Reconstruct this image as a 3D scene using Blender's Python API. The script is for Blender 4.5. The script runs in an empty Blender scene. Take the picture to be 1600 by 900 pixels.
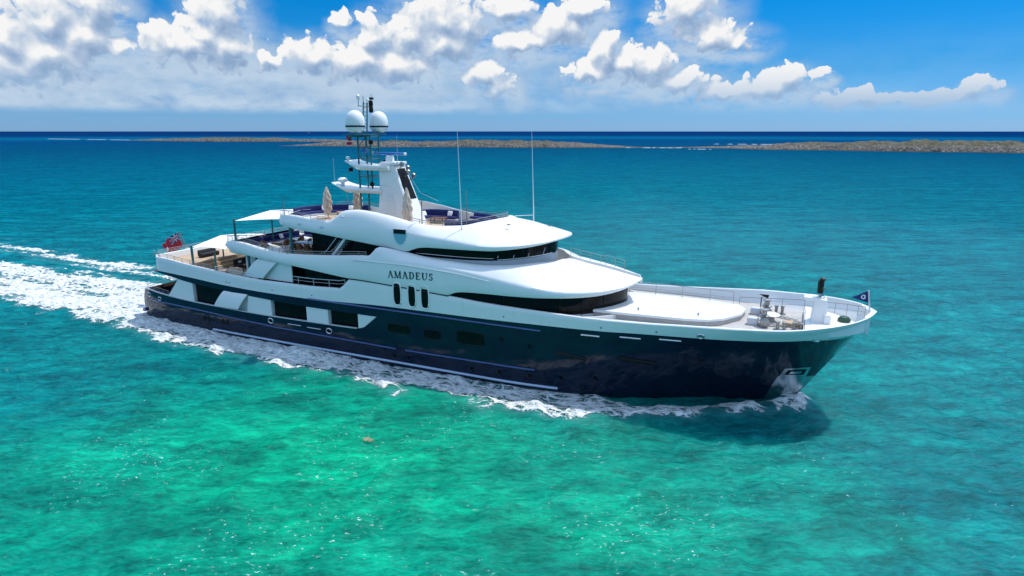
import bpy, bmesh, math, random
import numpy as np
from mathutils import Vector, Matrix, Euler
random.seed(7)
R = math.radians
S = bpy.context.scene
COL = S.collection

# ------------------------------------------------------------------ camera
# world axes are the yacht's: x forward from the stern, y to port, z up from the waterline (metres)
VIEW_AZ = R(114.5)
PITCH = math.atan(245.0 / 1000.0)
cam = bpy.data.cameras.new("camera")
cam.lens = 22.5; cam.sensor_width = 36.0
cam.clip_start = 0.5; cam.clip_end = 120000.0
camo = bpy.data.objects.new("camera", cam)
camo.location = (64.56, -49.30, 19.65)
vd = Vector((math.cos(VIEW_AZ) * math.cos(PITCH), math.sin(VIEW_AZ) * math.cos(PITCH), -math.sin(PITCH)))
camo.rotation_euler = vd.to_track_quat('-Z', 'Y').to_euler()
COL.objects.link(camo)
S.camera = camo

# ------------------------------------------------------------------ light and sky
SUN_AZ, SUN_EL = R(57.0), R(63.0)          # direction towards the sun: behind the yacht, to the right of the view
sd = bpy.data.lights.new("sun", 'SUN')
sd.energy = 3.4; sd.angle = R(0.53); sd.color = (1.0, 0.95, 0.88)
so = bpy.data.objects.new("sun", sd)
sv = Vector((math.cos(SUN_AZ) * math.cos(SUN_EL), math.sin(SUN_AZ) * math.cos(SUN_EL), math.sin(SUN_EL)))
so.rotation_euler = sv.to_track_quat('Z', 'Y').to_euler()
so.location = (40, 60, 80)
COL.objects.link(so)

S.view_settings.view_transform = 'Standard'
S.view_settings.look = 'None'
S.view_settings.exposure = 0.22
S.view_settings.gamma = 1.0


def pix_dir(px, py):
    """azimuth and elevation (radians) of a direction in the sky"""
    r = Vector((math.sin(VIEW_AZ), -math.cos(VIEW_AZ), 0))
    u = r.cross(vd)
    v = (vd + r * ((px - 800) / 1000.0) - u * ((py - 450) / 1000.0)).normalized()
    return math.atan2(v.y, v.x), math.asin(v.z)


class NT:
    """small helper for writing node trees"""
    def __init__(s, tree):
        s.t = tree; s.n = tree.nodes; s.l = tree.links

    def new(s, typ, **kw):
        n = s.n.new(typ)
        for k, v in kw.items():
            setattr(n, k, v)
        return n

    def put(s, sock, v):
        if isinstance(v, bpy.types.NodeSocket):
            s.l.new(v, sock)
        elif v is not None:
            if isinstance(v, (tuple, list)) and len(v) == 3 and sock.type == 'RGBA':
                v = (*v, 1.0)
            sock.default_value = v

    def math(s, op, a, b=None, c=None, clamp=False):
        n = s.new('ShaderNodeMath', operation=op); n.use_clamp = clamp
        s.put(n.inputs[0], a)
        if b is not None: s.put(n.inputs[1], b)
        if c is not None: s.put(n.inputs[2], c)
        return n.outputs[0]

    def vmath(s, op, a, b=None, out=0):
        n = s.new('ShaderNodeVectorMath', operation=op)
        s.put(n.inputs[0], a)
        if b is not None:
            s.put(n.inputs['Scale'] if op == 'SCALE' else n.inputs[1], b)
        return n.outputs['Value'] if op in ('LENGTH', 'DISTANCE', 'DOT_PRODUCT') else n.outputs[0]

    def mix(s, f, a, b, blend='MIX'):
        n = s.new('ShaderNodeMix', data_type='RGBA', blend_type=blend)
        s.put(n.inputs[0], f); s.put(n.inputs[6], a); s.put(n.inputs[7], b)
        return n.outputs[2]

    def noise(s, vec, scale, detail=4, rough=0.55, dim='3D', dist=0.0, lac=2.0):
        n = s.new('ShaderNodeTexNoise', noise_dimensions=dim)
        s.put(n.inputs['Vector'], vec)
        n.inputs['Scale'].default_value = scale; n.inputs['Detail'].default_value = detail
        n.inputs['Roughness'].default_value = rough; n.inputs['Distortion'].default_value = dist
        n.inputs['Lacunarity'].default_value = lac
        return n.outputs[0]

    def ramp(s, f, stops, interp='LINEAR'):
        n = s.new('ShaderNodeValToRGB'); n.color_ramp.interpolation = interp
        e = n.color_ramp.elements
        while len(e) < len(stops): e.new(0.5)
        for i, (p, c) in enumerate(stops):
            e[i].position = p
            e[i].color = (c, c, c, 1) if not isinstance(c, (tuple, list)) else (*c, 1)
        s.put(n.inputs[0], f)
        return n.outputs[0]

    def smooth(s, v, a, b, lo=0.0, hi=1.0):
        n = s.new('ShaderNodeMapRange', interpolation_type='SMOOTHSTEP')
        s.put(n.inputs[0], v); n.inputs[1].default_value = a; n.inputs[2].default_value = b
        n.inputs[3].default_value = lo; n.inputs[4].default_value = hi
        return n.outputs[0]


# cumulus heaps: direction (degrees relative to the view azimuth), size and softness
CLOUDS = [(8, 62, 52, 42), (72, 30, 52, 52), (72, 88, 78, 45), (146, 8, 42, 40), (128, 62, 44, 40), (178, 74, 22, 18), (10, 100, 70, 40),
          (262, 66, 40, 30), (302, 72, 52, 28), (338, 24, 38, 46), (350, 74, 44, 34), (318, 52, 36, 30), (420, 95, 25, 17),
          (490, 88, 42, 26), (582, 58, 28, 32), (560, 98, 62, 28), (622, 104, 58, 26), (690, 30, 58, 40), (640, 56, 34, 36), (728, 40, 30, 36), (692, 68, 52, 32),
          (531, 30, 15, 13), (792, 14, 38, 20), (806, 66, 34, 20), (872, 44, 46, 28), (842, 58, 44, 16), (910, 14, 34, 22),
          (776, 136, 26, 20), (762, 116, 30, 20), (945, 84, 24, 32), (985, 100, 46, 28), (1022, 104, 30, 28), (922, 112, 38, 16), (1064, 128, 42, 18),
          (1072, 14, 44, 34), (1112, 58, 46, 24), (1152, 66, 20, 16), (1130, 144, 38, 14), (1200, 136, 52, 22), (1232, 122, 26, 20), (1281, 113, 16, 11),
          (1334, 154, 62, 14), (1446, 156, 72, 10), (1526, 136, 28, 15), (1500, 146, 28, 12)]


def make_world():
    w = bpy.data.worlds.new("World"); S.world = w; w.use_nodes = True
    g = NT(w.node_tree); g.n.clear()
    tc = g.new('ShaderNodeTexCoord').outputs['Generated']
    sep = g.new('ShaderNodeSeparateXYZ'); g.l.new(tc, sep.inputs[0])
    # azimuth relative to the middle of the bay (degrees), elevation (degrees)
    rot = g.new('ShaderNodeVectorRotate', rotation_type='Z_AXIS'); g.l.new(tc, rot.inputs['Vector']); rot.inputs['Angle'].default_value = -VIEW_AZ
    s2 = g.new('ShaderNodeSeparateXYZ'); g.l.new(rot.outputs[0], s2.inputs[0])
    az = g.math('MULTIPLY', g.math('ARCTAN2', s2.outputs[1], s2.outputs[0]), 180 / math.pi)
    el = g.math('MULTIPLY', g.math('ARCSINE', sep.outputs[2]), 180 / math.pi)
    cm = g.new('ShaderNodeCombineXYZ'); g.l.new(az, cm.inputs[0]); g.l.new(el, cm.inputs[1])
    P = cm.outputs[0]
    # heap field group
    grp = bpy.data.node_groups.new("cloud_heaps", 'ShaderNodeTree')
    grp.interface.new_socket('P', in_out='INPUT', socket_type='NodeSocketVector')
    grp.interface.new_socket('D', in_out='OUTPUT', socket_type='NodeSocketFloat')
    grp.interface.new_socket('A', in_out='OUTPUT', socket_type='NodeSocketFloat')
    q = NT(grp)
    gi = q.new('NodeGroupInput'); go = q.new('NodeGroupOutput')
    pv = gi.outputs[0]
    wn = q.new('ShaderNodeTexNoise', noise_dimensions='2D'); q.l.new(pv, wn.inputs['Vector'])
    wn.inputs['Scale'].default_value = 0.55; wn.inputs['Detail'].default_value = 3
    warp = q.vmath('SCALE', q.vmath('SUBTRACT', wn.outputs['Color'], (0.5, 0.5, 0.5)), 1.5)
    pw = q.vmath('ADD', pv, warp)
    pw = q.vmath('MULTIPLY', pw, (1, 1, 0))
    acc = None
    for (px, py, rx, ry) in CLOUDS:
        a, e = pix_dir(px, py)
        a1, _ = pix_dir(px + rx, py); _, e1 = pix_dir(px, py - ry)
        ca, ce = math.degrees(a - VIEW_AZ), math.degrees(e)
        ra, re = abs(math.degrees(a1 - a)) * 1.38, abs(math.degrees(e1 - e)) * 1.40
        L = q.vmath('LENGTH', q.vmath('MULTIPLY', q.vmath('SUBTRACT', pw, (ca, ce, 0)), (1 / ra, 1 / re, 0)))
        acc = L if acc is None else q.math('SMOOTH_MIN', acc, L, 0.25)
    n1 = q.noise(pv, 0.75, 10, 0.56, '2D')
    vo = q.new('ShaderNodeTexVoronoi', voronoi_dimensions='2D', feature='SMOOTH_F1')
    q.l.new(pw, vo.inputs['Vector']); vo.inputs['Scale'].default_value = 1.1
    vo.inputs['Smoothness'].default_value = 0.35
    try:
        vo.inputs['Detail'].default_value = 2.5; vo.inputs['Roughness'].default_value = 0.42
    except KeyError:
        pass
    d = q.math('MULTIPLY', q.math('SUBTRACT', 1.12, acc), 1.55)
    d = q.math('ADD', d, q.math('MULTIPLY', q.math('SUBTRACT', n1, 0.5), 1.15))
    d = q.math('ADD', d, q.math('MULTIPLY', q.math('SUBTRACT', 0.45, vo.outputs['Distance']), 0.70))
    q.l.new(d, go.inputs[0]); q.l.new(acc, go.inputs[1])

    def field(vec):
        n = g.new('ShaderNodeGroup'); n.node_tree = grp; g.l.new(vec, n.inputs[0]); return n.outputs[0], n.outputs[1]
    D0, A0 = field(P)
    D1, A1 = field(g.vmath('ADD', P, (0.30, 0.80, 0)))
    D1s = g.math('SUBTRACT', D0, D1)
    soft = g.smooth(D1s, -0.25, 0.35, 0.80, 0.20)
    mr = g.new('ShaderNodeMapRange', interpolation_type='SMOOTHSTEP'); g.l.new(D0, mr.inputs[0]); mr.inputs[1].default_value = 0.16
    g.l.new(g.math('ADD', soft, 0.16), mr.inputs[2]); cover = mr.outputs[0]
    lit = g.math('ADD', 0.42, g.math('ADD', g.math('MULTIPLY', g.math('SUBTRACT', A1, A0), 0.75), g.math('MULTIPLY', D1s, 0.16)), clamp=True)
    # towards the horizon the heaps stand behind more air
    ccol = g.ramp(lit, [(0.10, (2.0, 3.0, 4.6)), (0.32, (3.0, 3.9, 5.3)), (0.50, (4.5, 5.2, 6.1)), (0.72, (7.2, 7.2, 7.2))])
    air = g.smooth(el, 1.0, 5.5)
    ccol = g.mix(air, (2.5, 3.9, 5.7, 1), ccol)
    # clear sky; the tint adds unseen white fill light overhead
    sky = g.new('ShaderNodeTexSky', sky_type='NISHITA')
    sky.sun_disc = False; sky.sun_elevation = SUN_EL; sky.sun_rotation = math.pi / 2 - SUN_AZ
    sky.air_density = 1.0; sky.dust_density = 0.2; sky.ozone_density = 3.0; sky.altitude = 0
    tint = g.ramp(g.math('DIVIDE', el, 30.0), [(0.0, (0.27, 0.53, 1.15)), (0.06, (0.22, 0.49, 0.98)), (0.16, (0.08, 0.43, 0.82)), (0.34, (0.008, 0.45, 0.86)), (0.50, (1.0, 1.15, 1.15)), (1.0, (3.9, 3.4, 2.75))])
    base = g.mix(1.0, sky.outputs[0], tint, 'MULTIPLY')
    # thin distant layer of cloud, denser to the left
    st = g.vmath('MULTIPLY', P, (0.42, 0.95, 1))
    ln = g.noise(st, 0.5, 6, 0.6, '2D')
    left = g.smooth(az, -22.0, 20.0, 0.08, 0.92)
    band = g.math('MULTIPLY', g.smooth(el, 1.2, 2.0), g.smooth(el, 8.5, 4.5))
    lay = g.math('MULTIPLY', g.math('MULTIPLY', left, band), g.smooth(ln, 0.16, 0.46))
    lcol = g.ramp(g.noise(st, 0.8, 5, 0.6, '2D'), [(0.3, (2.4, 3.7, 5.5)), (0.62, (4.3, 5.3, 6.4))])
    c1 = g.mix(lay, base, lcol)
    # soft vapour hanging below the heaps
    veil = g.math('MULTIPLY', g.smooth(A1, 1.9, 0.75), g.smooth(g.noise(st, 0.7, 6, 0.62, '2D'), 0.18, 0.60))
    veil = g.math('MULTIPLY', g.math('MULTIPLY', veil, g.smooth(el, 0.9, 3.0)), 0.85)
    c1 = g.mix(veil, c1, g.mix(g.smooth(A1, 1.5, 0.6), (2.7, 4.0, 5.6, 1), (3.9, 4.9, 6.1, 1)))
    # rare streaks
    c2 = g.mix(g.math('MULTIPLY', cover, g.smooth(el, 0.5, 2.6, 0.0, 1.0)), c1, ccol)
    bg = g.new('ShaderNodeBackground'); g.l.new(c2, bg.inputs[0]); bg.inputs[1].default_value = 0.11
    out = g.new('ShaderNodeOutputWorld'); g.l.new(bg.outputs[0], out.inputs[0])
    w.cycles.sampling_method = 'MANUAL'; w.cycles.sample_map_resolution = 512


make_world()

# ------------------------------------------------------------------ numeric helpers


def curve(pts):
    """monotone cubic through (x, v) pairs"""
    X = np.array([p[0] for p in pts], float); Y = np.array([p[1] for p in pts], float)
    h = np.diff(X); d = np.diff(Y) / h
    m = np.zeros_like(X); m[0] = d[0]; m[-1] = d[-1]
    for i in range(1, len(X) - 1):
        if d[i - 1] * d[i] > 0:
            w1 = 2 * h[i] + h[i - 1]; w2 = h[i] + 2 * h[i - 1]
            m[i] = (w1 + w2) / (w1 / d[i - 1] + w2 / d[i])

    def f(x):
        x = min(max(x, X[0]), X[-1])
        i = min(max(int(np.searchsorted(X, x)) - 1, 0), len(h) - 1)
        t = (x - X[i]) / h[i]
        return float((2 * t**3 - 3 * t**2 + 1) * Y[i] + (t**3 - 2 * t**2 + t) * h[i] * m[i] + (-2 * t**3 + 3 * t**2) * Y[i + 1] + (t**3 - t**2) * h[i] * m[i + 1])
    return f


def lin(pts):
    X = [p[0] for p in pts]; Y = [p[1] for p in pts]
    return lambda x: float(np.interp(x, X, Y))


def lerp(a, b, t): return a + (b - a) * t


def frange(a, b, n): return [a + (b - a) * i / (n - 1) for i in range(n)]


def _hash(ix, iy, seed):
    h = (ix.astype(np.int64) * 374761393 + iy.astype(np.int64) * 668265263 + seed * 974634777) & 0x7fffffff
    h = ((h ^ (h >> 13)) * 1274126177) & 0x7fffffff
    return ((h ^ (h >> 16)) & 0xffff) / 65535.0


def vnoise(x, y, seed=0):
    ix = np.floor(x); iy = np.floor(y); fx = x - ix; fy = y - iy
    fx = fx * fx * fx * (fx * (fx * 6 - 15) + 10); fy = fy * fy * fy * (fy * (fy * 6 - 15) + 10)
    a = _hash(ix, iy, seed); b = _hash(ix + 1, iy, seed); c = _hash(ix, iy + 1, seed); d = _hash(ix + 1, iy + 1, seed)
    return (a * (1 - fx) + b * fx) * (1 - fy) + (c * (1 - fx) + d * fx) * fy


def fbm(x, y, octs=5, seed=0, gain=0.5):
    s = 0; a = 0.5; t = 0
    for o in range(octs):
        s = s + a * vnoise(x, y, seed + o * 17); t += a
        x = x * 2.03 + 11.3; y = y * 1.97 + 7.1; a *= gain
    return s / t


# ------------------------------------------------------------------ materials


def mat(name, base, rough=0.5, metal=0.0, coat=0.0, var=0.06, vscale=1.5, bump=0.0, bscale=20.0, spec=0.5):
    m = bpy.data.materials.new(name); m.use_nodes = True
    g = NT(m.node_tree); b = g.n['Principled BSDF']
    tc = g.new('ShaderNodeTexCoord').outputs['Object']
    n = g.noise(tc, vscale, 5, 0.6)
    lo = tuple(c * (1 - var) for c in base); hi = tuple(min(1, c * (1 + var)) for c in base)
    g.l.new(g.ramp(n, [(0.3, lo), (0.7, hi)]), b.inputs['Base Color'])
    b.inputs['Roughness'].default_value = rough; b.inputs['Metallic'].default_value = metal
    b.inputs['Coat Weight'].default_value = coat; b.inputs['Coat Roughness'].default_value = 0.04
    b.inputs['Specular IOR Level'].default_value = spec
    if bump:
        bn = g.new('ShaderNodeBump'); bn.inputs['Strength'].default_value = bump; bn.inputs['Distance'].default_value = 0.02
        g.l.new(g.noise(tc, bscale, 4), bn.inputs['Height']); g.l.new(bn.outputs[0], b.inputs['Normal'])
    return m


def mat_planks(name, c0, c1, width=0.09):
    m = bpy.data.materials.new(name); m.use_nodes = True
    g = NT(m.node_tree); b = g.n['Principled BSDF']
    tc = g.new('ShaderNodeTexCoord').outputs['Object']
    s = g.new('ShaderNodeSeparateXYZ'); g.l.new(tc, s.inputs[0])
    f = g.math('FRACT', g.math('DIVIDE', s.outputs[1], width))
    seam = g.math('LESS_THAN', f, 0.09)
    st = g.vmath('MULTIPLY', tc, (0.6, 9.0, 1.0))
    col = g.ramp(g.noise(st, 1.3, 6), [(0.3, c0), (0.7, c1)])
    g.l.new(g.mix(seam, col, (0.05, 0.045, 0.04, 1)), b.inputs['Base Color'])
    b.inputs['Roughness'].default_value = 0.7
    return m


M = {}
M['white'] = mat('white_gelcoat', (0.76, 0.76, 0.74), 0.30, coat=0.1, var=0.025, vscale=0.35)
M['navy'] = mat('navy_paint', (0.006, 0.013, 0.032), 0.06, coat=0.0, var=0.2, vscale=0.4, spec=0.30, bump=0.5, bscale=1.5)
M['blue_rail'] = mat('blue_rubbing_strake', (0.02, 0.07, 0.22), 0.15, coat=0.8)
M['pale_rail'] = mat('pale_rubbing_strake', (0.42, 0.52, 0.66), 0.3, coat=0.4)
M['glass'] = mat('dark_glass', (0.004, 0.006, 0.007), 0.05, spec=0.14, var=0.3)
M['shadow_panel'] = mat('dark_recess', (0.004, 0.004, 0.005), 0.5, spec=0.15)
M['grey'] = mat('grey_nonskid', (0.40, 0.385, 0.37), 0.8, var=0.1, bump=0.2, bscale=60)
M['lgrey'] = mat('light_grey_paint', (0.55, 0.56, 0.58), 0.4, coat=0.2)
M['teak'] = mat_planks('teak_deck', (0.40, 0.27, 0.165), (0.56, 0.41, 0.27))
M['steel'] = mat('polished_steel', (0.62, 0.63, 0.64), 0.18, metal=1.0, var=0.08)
M['rail'] = mat('brushed_rail', (0.30, 0.29, 0.28), 0.35, metal=0.6, var=0.1)
M['dsteel'] = mat('dull_steel', (0.30, 0.30, 0.29), 0.4, metal=0.8, var=0.25, vscale=6)
M['teal'] = mat('teal_painted_metal', (0.022, 0.13, 0.14), 0.35, coat=0.3, var=0.15)
M['black'] = mat('black_plastic', (0.006, 0.006, 0.008), 0.4, var=0.2, spec=0.25)
M['navy_cloth'] = mat('navy_upholstery', (0.010, 0.018, 0.115), 0.85, var=0.2, vscale=5, bump=0.3)
M['black_cloth'] = mat('black_upholstery', (0.014, 0.015, 0.02), 0.85, var=0.25, vscale=5, bump=0.3)
M['cream_cloth'] = mat('cream_canvas', (0.64, 0.53, 0.43), 0.9, var=0.12, vscale=4, bump=0.4)
M['white_cloth'] = mat('white_canvas', (0.80, 0.79, 0.76), 0.85, var=0.04, vscale=2)
M['wicker'] = mat('brown_wicker', (0.20, 0.085, 0.04), 0.7, var=0.35, vscale=14, bump=0.5)
M['wood'] = mat('varnished_wood', (0.17, 0.07, 0.03), 0.3, coat=0.5, var=0.3, vscale=5)
M['blue_top'] = mat('blue_table_top', (0.07, 0.18, 0.42), 0.2, coat=0.5)
M['radar_blue'] = mat('blue_radar_bar', (0.03, 0.16, 0.48), 0.35, coat=0.4)
M['red'] = mat('red_bunting', (0.55, 0.012, 0.03), 0.8, var=0.15, vscale=3)
M['flag_blue'] = mat('dark_blue_bunting', (0.008, 0.02, 0.13), 0.8, var=0.15)
M['red_lens'] = mat('red_lens', (0.35, 0.008, 0.05), 0.15, coat=0.5)
M['green_cover'] = mat('dark_green_cover', (0.01, 0.07, 0.045), 0.6, var=0.3, vscale=5)
M['lettering'] = mat('dark_green_lettering', (0.004, 0.055, 0.05), 0.3, coat=0.4)
M['aqua_panel'] = mat('pale_blue_panel', (0.20, 0.42, 0.52), 0.15, coat=0.6)
M['blue_mat'] = mat('pale_blue_mat', (0.16, 0.40, 0.58), 0.8)
M['pot'] = mat('terracotta', (0.30, 0.14, 0.08), 0.8)
M['leaf'] = mat('plant_leaf', (0.05, 0.13, 0.035), 0.6, var=0.4, vscale=9)
M['weed'] = mat('brown_weed', (0.34, 0.27, 0.15), 0.8, var=0.4, vscale=3)

# ------------------------------------------------------------------ mesh builder


class MB:
    def __init__(s):
        s.v = []; s.f = []; s.mi = []

    def add(s, vs, fs, mi=0):
        o = len(s.v); s.v.extend([tuple(p) for p in vs])
        s.f.extend([tuple(i + o for i in f) for f in fs]); s.mi.extend([mi] * len(fs))
        return s

    def box(s, c, d, rz=0.0, top=1.0, rot=None, mi=0):
        """box centred on c with size d, top face scaled by top"""
        hx, hy, hz = d[0] / 2, d[1] / 2, d[2] / 2
        vs = [(-hx, -hy, -hz), (hx, -hy, -hz), (hx, hy, -hz), (-hx, hy, -hz),
              (-hx * top, -hy * top, hz), (hx * top, -hy * top, hz), (hx * top, hy * top, hz), (-hx * top, hy * top, hz)]
        m = rot if rot is not None else Matrix.Rotation(rz, 3, 'Z')
        vs = [m @ Vector(p) + Vector(c) for p in vs]
        return s.add(vs, [(0, 3, 2, 1), (4, 5, 6, 7), (0, 1, 5, 4), (1, 2, 6, 5), (2, 3, 7, 6), (3, 0, 4, 7)], mi)

    def cushion(s, c, d, rz=0.0, r=0.08, mi=0, rot=None):
        """softly rounded box"""
        hx, hy, hz = d[0] / 2, d[1] / 2, d[2] / 2
        r = min(r, hx * .8, hy * .8, hz * .8)
        rings = []
        for z, k in ((-hz, r * .7), (-hz + r * .5, r * .15), (0, 0), (hz - r * .6, r * .1), (hz - r * .15, r * .45), (hz, r)):
            X, Y = hx - k, hy - k
            ring = []
            for sx, sy, a0 in ((1, 1, 0), (-1, 1, 90), (-1, -1, 180), (1, -1, 270)):
                for da in (0, 45, 90):
                    a = R(a0 + da)
                    ring.append((sx * (X - r) + r * math.cos(a), sy * (Y - r) + r * math.sin(a), z))
            rings.append(ring)
        m = rot if rot is not None else Matrix.Rotation(rz, 3, 'Z')
        n = len(rings[0]); vs = [m @ Vector(p) + Vector(c) for rg in rings for p in rg]
        fs = []
        for i in range(len(rings) - 1):
            for j in range(n):
                fs.append((i * n + j, i * n + (j + 1) % n, (i + 1) * n + (j + 1) % n, (i + 1) * n + j))
        fs.append(tuple(reversed(range(n)))); fs.append(tuple(range((len(rings) - 1) * n, len(rings) * n)))
        return s.add(vs, fs, mi)

    def tube(s, path, r, n=8, mi=0, r1=None):
        P = [Vector(p) for p in path]
        rings = []
        for i, p in enumerate(P):
            t = (P[min(i + 1, len(P) - 1)] - P[max(i - 1, 0)]).normalized()
            a = Vector((0, 0, 1)) if abs(t.z) < 0.9 else Vector((1, 0, 0))
            u = t.cross(a).normalized(); w = t.cross(u)
            rr = r if r1 is None else lerp(r, r1, i / (len(P) - 1))
            rings.append([p + (u * math.cos(2 * math.pi * k / n) + w * math.sin(2 * math.pi * k / n)) * rr for k in range(n)])
        vs = [p for rg in rings for p in rg]; fs = []
        for i in range(len(rings) - 1):
            for k in range(n):
                fs.append((i * n + k, i * n + (k + 1) % n, (i + 1) * n + (k + 1) % n, (i + 1) * n + k))
        fs.append(tuple(reversed(range(n)))); fs.append(tuple(range((len(rings) - 1) * n, len(rings) * n)))
        return s.add(vs, fs, mi)

    def lathe(s, c, prof, n=24, mi=0, rot=None):
        vs = []; fs = []
        m = rot if rot is not None else Matrix.Identity(3)
        for (r, z) in prof:
            for k in range(n):
                a = 2 * math.pi * k / n
                vs.append(m @ Vector((r * math.cos(a), r * math.sin(a), z)) + Vector(c))
        for i in range(len(prof) - 1):
            for k in range(n):
                fs.append((i * n + k, i * n + (k + 1) % n, (i + 1) * n + (k + 1) % n, (i + 1) * n + k))
        fs.append(tuple(reversed(range(n)))); fs.append(tuple(range((len(prof) - 1) * n, len(prof) * n)))
        return s.add(vs, fs, mi)

    def grid(s, rows, mi=0, closed=False):
        n = len(rows[0]); vs = [p for r in rows for p in r]; fs = []
        for i in range(len(rows) - 1):
            for j in range(n if closed else n - 1):
                k = (j + 1) % n
                fs.append((i * n + j, i * n + k, (i + 1) * n + k, (i + 1) * n + j))
        return s.add(vs, fs, mi)

    def prism(s, poly, off, mi=0):
        n = len(poly); o = Vector(off)
        vs = [Vector(p) for p in poly] + [Vector(p) + o for p in poly]
        fs = [tuple(range(n)), tuple(reversed(range(n, 2 * n)))]
        for i in range(n):
            fs.append((i, (i + 1) % n, n + (i + 1) % n, n + i))
        return s.add(vs, fs, mi)

    def build(s, name, m, parent=None, ang=35.0, flat=False, bevel=0.0):
        me = bpy.data.meshes.new(name)
        bm = bmesh.new()
        bv = [bm.verts.new(p) for p in s.v]
        mis = s.mi
        for f, k in zip(s.f, mis):
            try:
                fc = bm.faces.new([bv[i] for i in f]); fc.material_index = k; fc.smooth = not flat
            except ValueError:
                pass
        bmesh.ops.remove_doubles(bm, verts=bm.verts, dist=0.0004)
        bmesh.ops.dissolve_degenerate(bm, dist=0.0002, edges=bm.edges)
        bmesh.ops.recalc_face_normals(bm, faces=bm.faces)
        bm.to_mesh(me); bm.free()
        for x in (m if isinstance(m, (list, tuple)) else [m]):
            me.materials.append(x)
        if not flat:
            me.set_sharp_from_angle(angle=R(ang))
        o = bpy.data.objects.new(name, me); COL.objects.link(o)
        if parent is not None:
            o.parent = parent
            o.matrix_parent_inverse = Matrix.Translation(parent.matrix_basis.to_translation()).inverted() if parent.type == 'EMPTY' and parent.rotation_euler.z == 0 else Matrix.Identity(4)
        if bevel:
            b = o.modifiers.new('bevel', 'BEVEL'); b.width = bevel; b.segments = 2; b.limit_method = 'ANGLE'; b.angle_limit = R(40)
        return o


def tag(o, label=None, cat=None, group=None, kind=None):
    if label: o['label'] = label
    if cat: o['category'] = cat
    if group: o['group'] = group
    if kind: o['kind'] = kind
    return o


def empty(name, loc=(0, 0, 0), rz=0.0):
    o = bpy.data.objects.new(name, None); o.location = loc; o.rotation_euler = (0, 0, rz)
    o.empty_display_size = 0.3
    COL.objects.link(o); return o


def copy_tree(o, parent=None):
    c = o.copy(); COL.objects.link(c); c.parent = parent
    for ch in list(o.children):
        copy_tree(ch, c)
    return c


# ================================================================== the sea
def wave(x, y):
    """height of the chop at world x, y (numpy arrays)"""
    rng = np.random.RandomState(3)
    z = np.zeros_like(x)
    wx = x + 2.5 * fbm(x * 0.07, y * 0.07, 3, 5); wy = y + 2.5 * fbm(x * 0.07, y * 0.07, 3, 9)
    for i in range(26):
        L = 1.5 * (9.0 / 1.5) ** rng.rand()
        th = R(205) + rng.normal() * 0.55
        k = 2 * math.pi / L
        ph = rng.rand() * 6.28
        a = 0.0105 * L ** 0.75
        s = np.sin(k * (math.cos(th) * wx + math.sin(th) * wy) + ph)
        z += a * (1 - np.abs(s)) * 1.2 - a * 0.45
    z *= 0.5 + 0.9 * fbm(x * 0.04, y * 0.04, 3, 31)
    return z


OUT = [(-90, 6.5), (-40, 7.2), (-23, 7.7), (-11, 8.4), (4, 9.7), (17, 10.9), (27, 11.6), (36, 11.6), (47, 10.9), (52, 9.9), (55, 9.0), (59, 7.0), (62.4, 4.2), (65, 2.1), (66.6, 0.9), (67.6, 0.2)]
WAT = [(0.2, 4.6), (3, 5.3), (10, 5.9), (20, 6.1), (42, 6.15), (47.6, 5.9), (51.3, 5.1), (54.7, 4.0), (59, 2.1), (62, 0.9), (65, 0.0)]


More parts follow.
